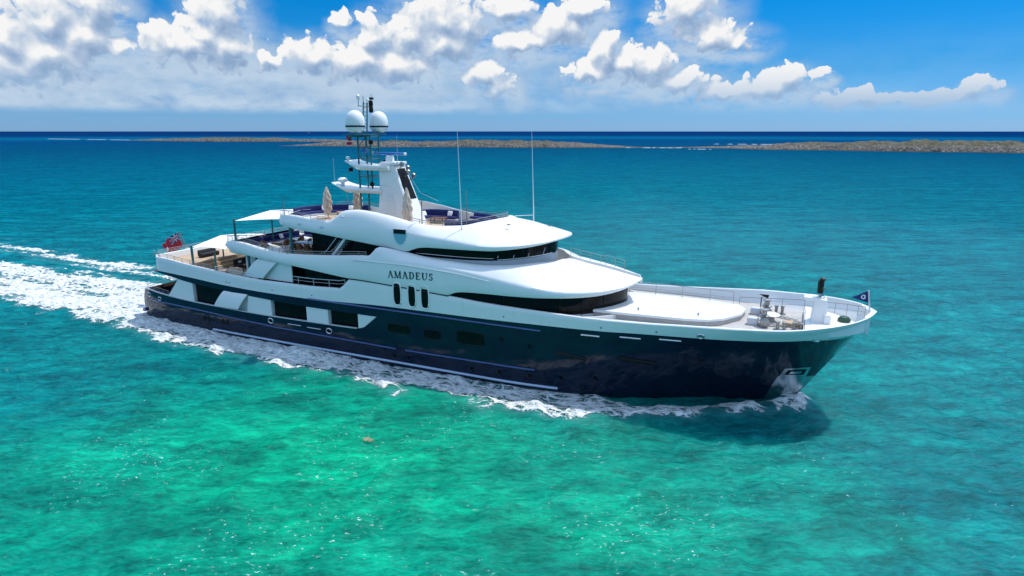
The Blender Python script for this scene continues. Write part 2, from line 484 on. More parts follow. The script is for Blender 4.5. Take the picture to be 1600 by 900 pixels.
def wake_shape(x, y):
    """(foam amount 0..1, surface rise) of the yacht's wake"""
    ay = np.abs(y)
    out = np.interp(x, [p[0] for p in OUT], [p[1] for p in OUT]); out = np.where(x > 67.6, -1.0, out)
    wat = np.interp(x, [p[0] for p in WAT], [p[1] for p in WAT]); wat = np.where(x > 65, 0.0, wat)
    n = fbm(x * 0.35, y * 0.5, 4, 41) - 0.5
    n2 = fbm(x * 0.9, y * 1.2, 4, 51) - 0.5
    edge = out + n * 3.4 + n2 * 1.4
    inside = np.clip((edge - ay) / 2.7, 0, 1) ** 0.75
    # clear water between the hull and the bow wave
    inner = np.interp(x, [30, 44, 52, 55, 58, 62, 64.5, 66], [-1, -1, 4.6, 5.0, 4.4, 1.7, 0.4, -0.5])
    gap = np.clip((ay - inner + n * 1.0) / 0.8, 0, 1); gap = np.where(x > 40, gap, 1.0)
    gap = np.where((y > -0.8) & (x > 60), np.clip(gap, 0.0, 1.0), gap)
    # how dense the foam lies
    dens = np.interp(x, [-90, -50, -20, 0, 20, 25, 27, 40, 55, 62, 67], [0.44, 0.52, 0.63, 0.70, 0.80, 0.76, 0.62, 0.55, 0.57, 0.70, 0.85])
    crest = np.exp(-((ay - (out - 1.1)) / 1.2) ** 2)
    f = inside * gap * np.clip(dens + 0.12 * crest + n * 0.45 + n2 * 0.35, 0, 1)
    # the dense wash right behind the propellers, and the quieter lanes on both sides of it
    lane = np.exp(-((ay - 7.5) / 2.2) ** 2) * np.clip(-(x + 2) / 25, 0, 1)
    prow = np.clip((-x) / 14.0, 0, 1)
    f = np.where((x < -2) & (y > 5.0), f * np.where(ay > 5.5, 0.55, 1), f)
    po = 9.0 + np.clip(-x, 0, 70) * 0.085
    pband = np.exp(-((y - po - n * 3) / 2.5) ** 2) * np.clip(1.15 - np.clip(-x - 20, 0, 100) / 90, 0, 1) * np.where(x < 6, 1.0, np.clip((20 - x) / 14, 0, 1))
    f = np.maximum(f, pband * (0.58 + n * 0.9 + n2 * 0.7))
    strk = fbm(x * 0.07 + 3.0, y * 0.75, 4, 91) - 0.5
    f = np.where(x < 4, f + strk * 1.1 * np.clip((4 - x) / 12, 0, 1) * (f > 0.02), f)
    f = np.clip(f, 0, 1)
    # rise of the water
    rise = crest * np.interp(x, [-60, 0, 20, 40, 55, 60, 64, 66.5, 67.5], [0.05, 0.20, 0.24, 0.14, 0.28, 0.40, 0.42, 0.20, 0.0])
    rise += np.exp(-(((x - 24.5) / 3.0) ** 2 + ((ay - 7.3) / 1.0) ** 2)) * 0.45
    stem = np.exp(-(((x - 65.3) / 1.3) ** 2 + (y / 0.9) ** 2))
    rise += stem * 0.30
    f = np.maximum(f, np.clip(stem * 1.1 - 0.2, 0, 0.55))
    rise -= 0.22 * np.exp(-((ay - wat - 0.8) / 1.2) ** 2) * np.where((x > 30) & (x < 56), 1, 0)
    ster = np.exp(-(((x + 6) / 7.0) ** 2 + (ay / 5.5) ** 2))
    rise += ster * 0.55
    rise += np.where(x < 12, np.exp(-((ay - 6.3) / 1.2) ** 2) * np.clip((14 - x) / 14, 0, 1) * np.clip((x + 25) / 25, 0, 1) * 0.35, 0)
    return f, rise


def np_mesh(name, V, F, material, attrs=None):
    me = bpy.data.meshes.new(name)
    me.vertices.add(len(V)); me.vertices.foreach_set('co', np.asarray(V, np.float32).ravel())
    F = np.asarray(F, np.int32); n = len(F); k = F.shape[1]
    me.loops.add(n * k); me.loops.foreach_set('vertex_index', F.ravel())
    me.polygons.add(n); me.polygons.foreach_set('loop_start', np.arange(0, n * k, k, dtype=np.int32))
    me.polygons.foreach_set('use_smooth', np.ones(n, bool))
    me.update(calc_edges=True)
    for an, av in (attrs or {}).items():
        a = me.attributes.new(an, 'FLOAT', 'POINT'); a.data.foreach_set('value', np.asarray(av, np.float32))
    me.materials.append(material)
    o = bpy.data.objects.new(name, me); COL.objects.link(o)
    return o


def quads(nx, ny):
    i = np.arange(nx - 1)[:, None] * ny + np.arange(ny - 1)[None, :]
    return np.stack([i, i + ny, i + ny + 1, i + 1], -1).reshape(-1, 4)


def spread(a, b, step, far, n):
    mid = np.arange(a, b + step / 2, step)
    g = np.geomspace(step, far, n); g = np.cumsum(g) * far / np.sum(g)
    return np.concatenate([a - g[::-1], mid, b + g])


def mat_water():
    m = bpy.data.materials.new('sea_water'); m.use_nodes = True
    g = NT(m.node_tree); g.n.clear()
    pos = g.new('ShaderNodeNewGeometry').outputs['Position']
    flatp = g.vmath('MULTIPLY', pos, (1, 1, 0))
    # depth of the bottom: a pale sand bank in front of the yacht, deeper all round, deep blue far out
    big = g.noise(flatp, 0.028, 4, 0.5)
    med = g.noise(flatp, 0.11, 5, 0.6)
    c = g.vmath('MULTIPLY', g.vmath('SUBTRACT', flatp, (42.0, -22.0, 0.0)), (1 / 17.0, 1 / 17.0, 0))
    rt = g.new('ShaderNodeVectorRotate', rotation_type='Z_AXIS'); g.l.new(c, rt.inputs['Vector']); rt.inputs['Angle'].default_value = -R(24)
    c = g.vmath('MULTIPLY', rt.outputs[0], (0.85, 1.0, 0))
    d = g.vmath('LENGTH', c)
    d = g.math('ADD', d, g.math('MULTIPLY', g.math('SUBTRACT', big, 0.5), 1.1))
    d = g.math('ADD', d, g.math('MULTIPLY', g.math('SUBTRACT', med, 0.5), 0.7))
    near = g.ramp(g.math('DIVIDE', d, 4.0), [(0.08, (0.0004, 0.275, 0.145)), (0.22, (0.0004, 0.235, 0.150)), (0.38, (0.0003, 0.160, 0.155)), (1.0, (0.0003, 0.145, 0.162))])
    # dark weed and rock patches seen through the shallow water
    pat = g.math('MULTIPLY', g.smooth(g.noise(flatp, 0.16, 6, 0.62), 0.52, 0.70), 0.55)
    pat = g.math('MULTIPLY', pat, g.smooth(d, 2.6, 1.2))
    near = g.mix(pat, near, (0.0005, 0.075, 0.058, 1))
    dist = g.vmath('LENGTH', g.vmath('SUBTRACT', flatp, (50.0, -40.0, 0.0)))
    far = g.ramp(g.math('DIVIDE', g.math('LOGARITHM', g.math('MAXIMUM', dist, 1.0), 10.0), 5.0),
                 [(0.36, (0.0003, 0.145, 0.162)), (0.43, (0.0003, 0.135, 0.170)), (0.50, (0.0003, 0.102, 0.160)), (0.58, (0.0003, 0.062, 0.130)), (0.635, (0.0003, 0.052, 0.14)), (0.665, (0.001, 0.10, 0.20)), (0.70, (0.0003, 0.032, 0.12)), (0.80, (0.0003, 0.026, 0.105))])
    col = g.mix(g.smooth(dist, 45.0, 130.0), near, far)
    lp = g.vmath('MULTIPLY', flatp, (1, 1, 1))
    rr = g.new('ShaderNodeVectorRotate', rotation_type='Z_AXIS'); g.l.new(lp, rr.inputs['Vector']); rr.inputs['Angle'].default_value = -R(25)
    st = g.vmath('MULTIPLY', rr.outputs[0], (0.45, 1.0, 0))
    # broad ruffles on the open water, wave shading painted into the colour
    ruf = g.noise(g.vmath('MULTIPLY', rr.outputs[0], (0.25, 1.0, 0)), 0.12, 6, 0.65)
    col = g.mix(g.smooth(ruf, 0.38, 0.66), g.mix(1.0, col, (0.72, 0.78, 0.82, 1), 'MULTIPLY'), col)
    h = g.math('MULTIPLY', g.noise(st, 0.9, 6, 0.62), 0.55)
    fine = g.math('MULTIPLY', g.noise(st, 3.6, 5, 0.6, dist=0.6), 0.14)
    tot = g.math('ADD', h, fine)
    # ripple light and shade painted into the colour: bright crests, dark troughs
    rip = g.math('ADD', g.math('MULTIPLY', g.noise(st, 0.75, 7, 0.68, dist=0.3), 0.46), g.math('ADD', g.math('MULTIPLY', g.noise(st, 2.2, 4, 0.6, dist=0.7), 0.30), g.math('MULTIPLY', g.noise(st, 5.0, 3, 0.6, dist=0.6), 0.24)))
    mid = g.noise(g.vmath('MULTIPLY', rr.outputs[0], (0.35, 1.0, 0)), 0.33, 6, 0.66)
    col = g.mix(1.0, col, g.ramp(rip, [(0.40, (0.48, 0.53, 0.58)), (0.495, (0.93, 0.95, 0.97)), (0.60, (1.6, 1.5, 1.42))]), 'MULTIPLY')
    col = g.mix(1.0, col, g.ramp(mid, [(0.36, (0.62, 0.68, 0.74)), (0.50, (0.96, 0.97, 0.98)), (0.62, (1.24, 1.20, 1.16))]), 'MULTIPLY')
    # white flecks painted into the water colour, standing in for sun glints
    glint = g.noise(g.vmath('MULTIPLY', rr.outputs[0], (0.6, 1.25, 0)), 5.2, 4, 0.55, dist=0.8)
    glint = g.math('MULTIPLY', g.smooth(g.math('ADD', glint, g.smooth(dist, 42.0, 24.0, 0.0, 0.05)), 0.69, 0.75), g.smooth(g.noise(flatp, 0.13, 4, 0.6), 0.46, 0.62))
    glint = g.math('MULTIPLY', glint, g.smooth(dist, 120.0, 30.0, 0.25, 0.75))
    col = g.mix(glint, col, (0.62, 0.78, 0.76, 1))
    fa = g.new('ShaderNodeAttribute'); fa.attribute_name = 'foam'
    col = g.mix(g.math('MULTIPLY', fa.outputs['Fac'], 0.75), col, (0.11, 0.40, 0.40, 1))
    bp = g.new('ShaderNodeBump'); bp.inputs['Strength'].default_value = 1.0; bp.inputs['Distance'].default_value = 1.0
    g.l.new(tot, bp.inputs['Height'])
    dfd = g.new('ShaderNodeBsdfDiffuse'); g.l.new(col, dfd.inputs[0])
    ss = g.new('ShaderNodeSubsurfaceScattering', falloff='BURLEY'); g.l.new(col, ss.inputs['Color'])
    ss.inputs['Scale'].default_value = 1.7; ss.inputs['Radius'].default_value = (0.6, 1.0, 1.0)
    df = g.new('ShaderNodeMixShader'); df.inputs[0].default_value = 0.75; g.l.new(dfd.outputs[0], df.inputs[1]); g.l.new(ss.outputs[0], df.inputs[2])
    bp2 = g.new('ShaderNodeBump'); bp2.inputs['Strength'].default_value = 0.55; bp2.inputs['Distance'].default_value = 0.5
    g.l.new(tot, bp2.inputs['Height']); g.l.new(bp2.outputs[0], dfd.inputs['Normal']); g.l.new(bp2.outputs[0], ss.inputs['Normal'])
    gl = g.new('ShaderNodeBsdfGlossy'); gl.inputs['Roughness'].default_value = 0.10; g.l.new(bp.outputs[0], gl.inputs['Normal'])
    gl.inputs[0].default_value = (0.55, 0.95, 1, 1)
    fr = g.new('ShaderNodeFresnel'); fr.inputs[0].default_value = 1.333; g.l.new(bp.outputs[0], fr.inputs['Normal'])
    fac = g.math('MINIMUM', g.math('MULTIPLY', fr.outputs[0], 0.75), g.smooth(dist, 30.0, 200.0, 0.075, 0.012))
    mx = g.new('ShaderNodeMixShader'); g.l.new(fac, mx.inputs[0]); g.l.new(df.outputs[0], mx.inputs[1]); g.l.new(gl.outputs[0], mx.inputs[2])
    o = g.new('ShaderNodeOutputMaterial'); g.l.new(mx.outputs[0], o.inputs[0])
    return m


def sea_height(X, Y):
    f, rise = wake_shape(X, Y)
    fade = np.clip((X + 68) / 12, 0, 1) * np.clip((98 - X) / 12, 0, 1) * np.clip((Y + 46) / 4, 0, 1) * np.clip((58 - Y) / 14, 0, 1)
    Z = (wave(X, Y) + rise) * fade + f * 0.05 * fade
    # nothing inside the hull
    wat = np.interp(X, [p[0] for p in WAT], [p[1] for p in WAT])
    Z = np.where((X > 1.0) & (X < 64.0) & (np.abs(Y) < wat - 0.9), -0.8, Z)
    return Z, f


def make_sea():
    xs = spread(-68, 98, 0.36, 60000, 34); ys = spread(-46, 58, 0.36, 60000, 34)
    X, Y = np.meshgrid(xs, ys, indexing='ij')
    Z, f = sea_height(X, Y)
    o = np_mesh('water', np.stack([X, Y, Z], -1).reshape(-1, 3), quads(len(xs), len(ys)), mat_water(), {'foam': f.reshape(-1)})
    tag(o, kind='structure')


def mat_foam():
    m = bpy.data.materials.new('sea_foam'); m.use_nodes = True
    g = NT(m.node_tree); g.n.clear()
    pos = g.new('ShaderNodeNewGeometry').outputs['Position']
    fa = g.new('ShaderNodeAttribute'); fa.attribute_name = 'foam'
    f = fa.outputs['Fac']
    p = g.vmath('MULTIPLY', pos, (0.62, 1.0, 0.0))
    wn = g.new('ShaderNodeTexNoise'); g.l.new(p, wn.inputs['Vector']); wn.inputs['Scale'].default_value = 0.8; wn.inputs['Detail'].default_value = 4
    pw = g.vmath('ADD', p, g.vmath('SCALE', g.vmath('SUBTRACT', wn.outputs['Color'], (0.5, 0.5, 0.5)), 1.5))
    # lace: thin strands around bubbles, with broken patches
    v1 = g.new('ShaderNodeTexVoronoi', feature='DISTANCE_TO_EDGE'); g.l.new(pw, v1.inputs['Vector']); v1.inputs['Scale'].default_value = 1.25
    v2 = g.new('ShaderNodeTexVoronoi', feature='DISTANCE_TO_EDGE'); g.l.new(pw, v2.inputs['Vector']); v2.inputs['Scale'].default_value = 3.1
    lace = g.math('MINIMUM', g.math('MULTIPLY', v1.outputs['Distance'], 1.25), g.math('MULTIPLY', v2.outputs['Distance'], 2.3))
    lace = g.math('SUBTRACT', 1.0, g.math('MULTIPLY', lace, 2.0), clamp=True)
    n = g.noise(p, 1.7, 8, 0.66, dist=0.4)
    n2 = g.noise(p, 0.5, 5, 0.6)
    t = g.math('ADD', g.math('MULTIPLY', lace, 0.50), g.math('ADD', g.math('MULTIPLY', n, 0.70), g.math('MULTIPLY', n2, 0.36)))
    thr = g.math('SUBTRACT', 1.30, g.math('MULTIPLY', f, 0.98))
    a = g.smooth(g.math('SUBTRACT', t, thr), -0.06, 0.10)
    a = g.math('MULTIPLY', a, g.smooth(f, 0.04, 0.22))
    col = g.ramp(g.noise(p, 2.6, 6, 0.6), [(0.32, (0.42, 0.58, 0.58)), (0.45, (0.70, 0.76, 0.76)), (0.60, (0.88, 0.89, 0.88))])
    df = g.new('ShaderNodeBsdfDiffuse'); g.l.new(col, df.inputs[0])
    bp = g.new('ShaderNodeBump'); bp.inputs['Strength'].default_value = 1.0; bp.inputs['Distance'].default_value = 0.5
    g.l.new(t, bp.inputs['Height']); g.l.new(bp.outputs[0], df.inputs['Normal'])
    tr = g.new('ShaderNodeBsdfTransparent')
    mx = g.new('ShaderNodeMixShader'); g.l.new(a, mx.inputs[0]); g.l.new(tr.outputs[0], mx.inputs[1]); g.l.new(df.outputs[0], mx.inputs[2])
    o = g.new('ShaderNodeOutputMaterial'); g.l.new(mx.outputs[0], o.inputs[0])
    return m


def make_foam():
    step = 0.24
    xs = np.arange(-66, 69, step); ys = np.arange(-14.5, 19, step)
    X, Y = np.meshgrid(xs, ys, indexing='ij')
    Z, f = sea_height(X, Y)
    bub = fbm(X * 1.1, Y * 1.3, 5, 77) - 0.5
    Z = Z + 0.05 + f * (0.08 + 0.34 * bub)
    Z = np.where(Z < -0.5, -0.5, Z)
    V = np.stack([X, Y, Z], -1).reshape(-1, 3); F = quads(len(xs), len(ys)); ff = f.reshape(-1)
    keep = ff[F].max(1) > 0.03
    wat = np.interp(V[:, 0], [p[0] for p in WAT], [p[1] for p in WAT])
    inh = (V[:, 0] > 1.2) & (V[:, 0] < 63.5) & (np.abs(V[:, 1]) < wat - 0.7)
    keep &= ~inh[F].all(1)
    F = F[keep]
    used = np.unique(F); remap = -np.ones(len(V), np.int64); remap[used] = np.arange(len(used))
    o = np_mesh('wake_foam', V[used], remap[F], mat_foam(), {'foam': ff[used]})
    tag(o, 'white churned foam of the wake and bow wave around the moving yacht', 'foam', kind='stuff')


make_sea()
make_foam()


# ================================================================== islands
def mat_rock():
    m = bpy.data.materials.new('island_rock'); m.use_nodes = True
    g = NT(m.node_tree); b = g.n['Principled BSDF']
    geo = g.new('ShaderNodeNewGeometry')
    pos = geo.outputs['Position']
    s = g.new('ShaderNodeSeparateXYZ'); g.l.new(pos, s.inputs[0])
    n = g.noise(pos, 0.42, 7, 0.72)
    rock = g.ramp(n, [(0.36, (0.012, 0.012, 0.012)), (0.47, (0.055, 0.05, 0.045)), (0.57, (0.135, 0.122, 0.108)), (0.68, (0.36, 0.335, 0.305))])
    scrub = g.ramp(g.noise(pos, 0.3, 6, 0.65), [(0.3, (0.016, 0.026, 0.010)), (0.5, (0.06, 0.056, 0.027)), (0.72, (0.15, 0.115, 0.07))])
    f = g.math('ADD', g.smooth(s.outputs[2], 3.2, 8.5), g.math('MULTIPLY', g.math('SUBTRACT', g.noise(pos, 0.05, 5), 0.5), 2.2))
    nz = g.new('ShaderNodeSeparateXYZ'); g.l.new(geo.outputs['Normal'], nz.inputs[0])
    f = g.math('MULTIPLY', f, g.smooth(nz.outputs[2], 0.55, 0.9), clamp=True)
    col = g.mix(f, rock, scrub)
    wet = g.smooth(g.math('ADD', s.outputs[2], g.math('MULTIPLY', n, 1.5)), 0.9, 2.0)
    col = g.mix(wet, (0.03, 0.026, 0.02, 1), col)
    g.l.new(col, b.inputs['Base Color']); b.inputs['Roughness'].default_value = 0.95
    return m


ROCK = mat_rock()
ISLES = {
    'east': ([(-80, 764, 0.4), (-13, 742, 3.4), (23, 716, 6.4), (55, 717, 8.4), (79, 715, 9.3), (109, 704, 9.6), (142, 696, 10.8), (158, 692, 11.3), (195, 699, 10.5), (224, 691, 9.6), (243, 690, 9.5), (283, 699, 9.8), (318, 697, 8.6), (420, 690, 8.0), (520, 660, 5.0), (560, 650, 0.4)], 60),
    'middle': ([(-604, 640, 0.3), (-536, 646, 4.8), (-489, 647, 6.8), (-426, 637, 7.0), (-389, 654, 7.4), (-338, 678, 8.2), (-266, 675, 9.6), (-230, 691, 8.2), (-195, 708, 6.2), (-159, 724, 3.4), (-125, 740, 0.4)], 55),
    'west': ([(-1310, 906, 0.5), (-1209, 891, 3.6), (-1072, 858, 5.8), (-981, 856, 8.6), (-903, 892, 8.0), (-847, 917, 6.2), (-760, 945, 4.0), (-690, 985, 1.0)], 50),
    'bar': ([(-150, 742, 0.3), (-120, 742, 1.0), (-95, 754, 0.7), (-75, 762, 1.2), (-60, 758, 0.4)], 14)}


def make_isles():
    for key, (pts, depth) in ISLES.items():
        P = np.array(pts, float)
        d = np.r_[0, np.cumsum(np.hypot(*np.diff(P[:, :2], axis=0).T))]
        n = max(12, int(d[-1] / 1.6)); t = np.linspace(0, d[-1], n)
        px = np.interp(t, d, P[:, 0]); py = np.interp(t, d, P[:, 1]); h = np.interp(t, d, P[:, 2])
        k = np.ones(9) / 9.0
        py = np.convolve(np.pad(py, 4, mode='edge'), k, 'valid'); h = np.convolve(np.pad(h, 4, mode='edge'), k, 'valid')
        tx = np.gradient(px); ty = np.gradient(py); L = np.hypot(tx, ty); nx, ny = -ty / L, tx / L      # away from the camera
        m = max(10, int(depth / 1.8)); s = np.linspace(-0.12, 1.0, m)
        shore = (fbm(px * 0.06, py * 0.06, 4, 3) - 0.5) * 16
        X = px[:, None] + nx[:, None] * (s[None] * depth + shore[:, None] * (1 - np.clip(s, 0, 1))[None])
        Y = py[:, None] + ny[:, None] * (s[None] * depth + shore[:, None] * (1 - np.clip(s, 0, 1))[None])
        prof = np.interp(s, [-0.12, 0, 0.10, 0.3, 0.45, 0.7, 1.0], [-0.35, 0.02, 0.42, 0.82, 1.0, 0.75, -0.2])
        big = fbm(X * 0.035, Y * 0.035, 4, 11); det = fbm(X * 0.22, Y * 0.22, 5, 21, 0.6)
        Z = h[:, None] * prof[None] * (0.72 + 0.5 * big) + np.minimum(h[:, None] * 0.35, 1.7) * (det - 0.5) * 2.0 * np.clip(1.2 - s * 0.6, 0.3, 1)[None]
        Z = np.where(prof[None] < 0, np.minimum(Z, -0.3), Z)
        V = np.stack([X, Y, Z], -1).reshape(-1, 3)
        o = np_mesh('island', V, quads(n, m), ROCK)
        tag(o, kind='structure')


make_isles()


def make_surf():
    # broken water on the reefs beside the islets: lines of white far out
    m = M['surf'] = mat('surf_white', (0.34, 0.46, 0.50), 0.9)
    for (x0, y0, x1, y1, w) in ((-1750, 1010, -1330, 940, 7), (-90, 1010, 60, 1020, 7), (-60, 700, -35, 696, 3), (-140, 728, -75, 748, 3)):
        b = MB(); n = 60; top = []
        for i in range(n):
            t = i / (n - 1)
            wob = (vnoise(np.array([i * 0.37]), np.array([x0 * 0.1]), 5)[0] - 0.35)
            ww = max(0.05, w * wob * 2.2)
            x = lerp(x0, x1, t); y = lerp(y0, y1, t) + wob * 10
            top.append([(x, y - ww, 0.06), (x, y - ww * 0.3, 0.5 * min(1, ww / 2)), (x, y + ww, 0.06)])
        b.grid(top)
        tag(b.build('surf', m), 'thin white line of surf breaking on the reef far beyond the yacht', 'surf', 'surf lines around the islets', 'stuff')


make_surf()

# ================================================================== the yacht
yacht = empty('motor_yacht', (0, 0, 0))
tag(yacht, 'large motor yacht with dark navy hull and white stepped superstructure under way through turquoise water', 'yacht')

STEM = lin([(-2, 63.0), (0, 65.0), (1.6, 66.1), (5.88, 68.85), (7.6, 69.95)])
D0 = curve([(0, 0), (3, 0.9), (6, 2.0), (10.3, 4.0), (13.7, 5.1), (17.4, 5.85), (22, 6.15), (30, 6.18), (70, 6.18)])       # at the water
D6 = curve([(0, 0), (0.5, 1.35), (1.26, 2.5), (2.76, 3.85), (4.76, 4.95), (6.76, 5.55), (9.5, 5.92), (14, 6.12), (20, 6.2), (70, 6.2)])   # at the top of the navy
AFT = curve([(0, 4.55), (1, 4.9), (3, 5.3), (6, 5.62), (10, 5.9), (16, 6.12), (24, 6.2), (80, 6.2)])


def hullb(x, z):
    d = max(0.0, STEM(z) - x)
    if z <= 0:
        b = D0(d) * (1 + 0.16 * z)
    else:
        t = min(1.25, z / 5.9)
        b = lerp(D0(d), D6(d), t ** 1.25 if t < 1 else t)
        if t > 1: b = min(b, 6.25)
    return max(0.0, min(b, AFT(x) - 0.05 * max(0, 1.5 - z)))


ZN = curve([(3, 5.62), (6.5, 5.55), (10, 5.42), (14.4, 5.18), (20, 5.02), (24.6, 4.99), (29, 5.12), (33, 5.25), (41, 5.28), (48, 5.4), (52, 5.5), (55, 5.67), (59.3, 5.85), (62, 5.98), (64, 6.07), (66, 6.15), (68.9, 6.12), (70, 6.12)])
ZT = curve([(3, 7.05), (6, 6.98), (8.5, 6.78), (12.9, 6.50), (17, 6.25), (20, 6.16), (24.8, 6.18), (28.3, 6.3), (28.31, 6.3), (29.6, 7.27), (34, 7.1), (39.2, 6.80), (42.7, 6.56), (47, 6.43), (50.6, 6.38), (54.8, 6.5), (57.5, 6.65), (62, 6.9), (64.3, 7.0), (66, 7.15), (67.8, 7.32), (69, 7.45), (70, 7.54)])
ZO = curve([(3, 5.56), (4.2, 5.42), (6.2, 5.2), (9.5, 4.9), (13.3, 4.70), (16.6, 4.52), (21.4, 4.32), (24.4, 4.23), (29, 4.22), (32.1, 4.22), (80, 4.22)])
ZB = curve([(0, 3.3), (1.5, 3.3), (4, 3.15), (6.7, 3.02), (13, 2.88), (20, 2.80), (26, 2.83), (30, 2.88), (31.2, 3.3), (32.1, 4.22), (80, 4.22)])


def sides(rows, both=True):
    """rows of (x, outward, z): mesh for both sides of the ship"""
    b = MB()
    b.grid([[(x, -y, z) for x, y, z in r] for r in rows])
    if both: b.grid([[(x, y, z) for x, y, z in r] for r in rows])
    return b


def make_hull():
    b = MB()
    NXT = 120
    # lower side: keel to the top of the main-deck bulwark, forward of the side openings to the knuckle
    ts = [0.5 * (1 - math.cos(math.pi * i / (NXT - 1))) * 0.35 + 0.65 * i / (NXT - 1) for i in range(NXT)]
    rows = []
    zaft = lin([(-2, 0.9), (0, 0.45), (1.2, 0.25), (2.2, 0.35), (3.3, 1.1)])
    for t in ts:
        row = []
        x0 = t * 64.0
        ztop = ZB(x0)
        for k in range(15):
            z = lerp(-1.6, ztop, k / 14)
            xa, xs = zaft(z), STEM(z)
            x = lerp(xa, xs, t)
            zz = z
            if k == 14: zz = ZB(x)
            row.append((x, hullb(x, zz) if t < 1 else 0.0, zz))
        rows.append(row)
    b.grid([[(x, -y, z) for x, y, z in r] for r in rows]); b.grid([[(x, y, z) for x, y, z in r] for r in rows])
    # transom
    b.grid([[(x, lerp(-y, y, q / 10), z) for q in range(11)] for x, y, z in rows[0]])
    # upper navy band
    rows = []
    for i in range(NXT + 10):
        t = i / (NXT + 9); t = 1 - (1 - t) ** 1.25
        row = []
        for k in range(7):
            u = k / 6
            x = lerp(3.6, STEM(lerp(4.22, 6.12, u)), t)
            zz = lerp(ZO(x), ZN(x), u)
            row.append((x, hullb(x, zz) if t < 1 else 0.0, zz))
        if i == 0: row = [(3.0, y * 0.86, z) for x, y, z in row]
        rows.append(row)
    b.grid([[(x, -y, z) for x, y, z in r] for r in rows]); b.grid([[(x, y, z) for x, y, z in r] for r in rows])
    b.grid([[(x, lerp(-y, y, q / 10), z) for q in range(11)] for x, y, z in rows[0]])
    # underside of the overhanging deck
    b.grid([[(x, lerp(-hullb(x, ZO(x)), hullb(x, ZO(x)), q / 4), ZO(x) + 0.01) for q in range(5)] for x in frange(3.05, 32.0, 30)])
    return b.build('hull', M['navy'], yacht, 28)


hull = make_hull()


def make_bulwark():
    b = MB(); rows = []
    n = 150
    for i in range(n):
        t = i / (n - 1); t = 1 - (1 - t) ** 1.3
        row = []
        xs = lambda z: lerp(3.6, STEM(z), t)
        x = xs(6.12); z0 = ZN(x)
        xt = xs(7.5); z1 = ZT(xt)
        thick = 0.26 if xt < 60 else 0.30
        ho = lambda x, z: hullb(x, z)
        zd = lin([(36, 5.3), (36.1, 5.42), (46, 5.42), (50, 5.8)])(xt)
        hb0, hb1 = ho(x, z0), ho(xt, z1)
        if t == 1: hb0 = hb1 = 0.0
        mid = []
        for u in (0.0, 0.33, 0.66, 0.93):
            zz = lerp(z0, z1, u); xx = lerp(x, xt, u)
            mid.append((xx, 0.0 if t == 1 else ho(xx, zz), zz))
        cap = [(xt - 0.0, max(0, hb1 - 0.05), z1), (xt - (0.25 if hb1 < 2 else 0), max(0.0, hb1 - thick), z1), (xt - (0.3 if hb1 < 2 else 0), max(0.0, hb1 - thick - 0.03), z1 - 0.05),
               (xt - (0.35 if hb1 < 2 else 0), max(0.0, min(hb1 - thick - 0.06, hb0 - 0.10)), lerp(z0, z1, 0.25)), (xt - (0.35 if hb1 < 2 else 0), max(0.0, min(hb1 - thick - 0.06, ho(xt, zd) - 0.16)), zd)]
        row = mid + cap
        if i == 0: row = [(3.0, y * 0.86, z) for _, y, z in row]
        rows.append(row)
    b.grid([[(x, -y, z) for x, y, z in r] for r in rows]); b.grid([[(x, y, z) for x, y, z in r] for r in rows])
    # aft bulwark across the stern of the upper deck
    r0 = rows[0]
    b.grid([[(x + (0.24 if k > 5 else 0), lerp(-y, y, q / 12), z) for q in range(13)] for k, (x, y, z) in enumerate(r0)])
    return b.build('bulwark', M['white'], yacht, 40)


make_bulwark()


def deck_plate(name, x0, x1, hb, z, m, n=60, x0hb=None):
    b = MB(); rows = []
    for x in frange(x0, x1, n):
        h = max(0.01, hb(x)); zz = z(x) if callable(z) else z
        rows.append([(x, lerp(-h, h, q / 8), zz) for q in range(9)])
    b.grid(rows)
    return b.build(name, m, yacht)


deck_plate('main_deck', 0.9, 32.5, lambda x: hullb(x, 2.6) - 0.05, 2.0, M['teak'])
deck_plate('upper_deck', 3.1, 36.0, lambda x: hullb(x, 5.3) - 0.2, 5.32, M['teak'])
deck_plate('foredeck', 36.0, 68.6, lambda x: hullb(x, 5.9) - 0.14, lambda x: lin([(46, 5.44), (50, 5.85)])(x), M['grey'], 90)


poly = [(3.3, -4.0), (4.6, -4.9), (7.4, -5.0), (7.8, -4.0), (7.8, 4.0), (7.4, 5.0), (4.6, 4.9), (3.3, 4.0)]
b = MB(); b.prism([(x, y, 5.34) for x, y in poly], (0, 0, 1.06)); b.build('aft_platform', M['teak'], yacht)
for k in range(2):
    MB().box((8.0 + 0.36 * k, 0, 5.34 + (0.36 if k == 0 else 0.18)), (0.36, 6.0, 0.72 if k == 0 else 0.36)).build('platform_step', M['teak'], yacht)


# ---- hull fittings -------------------------------------------------
def hull_tube(name, x0, x1, zf, r, m, parent=yacht, n=50):
    for s in (-1, 1):
        MB().tube([(x, s * (hullb(x, zf(x)) + r * 0.35), zf(x)) for x in frange(x0, x1, n)], r, 8).build(name, m, parent)


hull_tube('rubbing_strake', 24.7, 47.3, lin([(24.7, 5.0), (47.3, 4.93)]), 0.075, M['blue_rail'])
hull_tube('rubbing_strake', 2.0, 34.0, lin([(2, 2.25), (10, 2.2), (21, 1.78), (34, 1.60)]), 0.07, M['blue_rail'])
hull_tube('rubbing_strake', 35.0, 46.8, lin([(35, 1.60), (46.8, 1.66)]), 0.075, M['blue_rail'])
hull_tube('rubbing_strake', 12.0, 48.6, lin([(12, 0.42), (48.6, 0.34)]), 0.10, M['pale_rail'])


def side_y(x, z):
    """outward distance of the yacht's outer skin"""
    return hullb(x, min(z, 7.5))


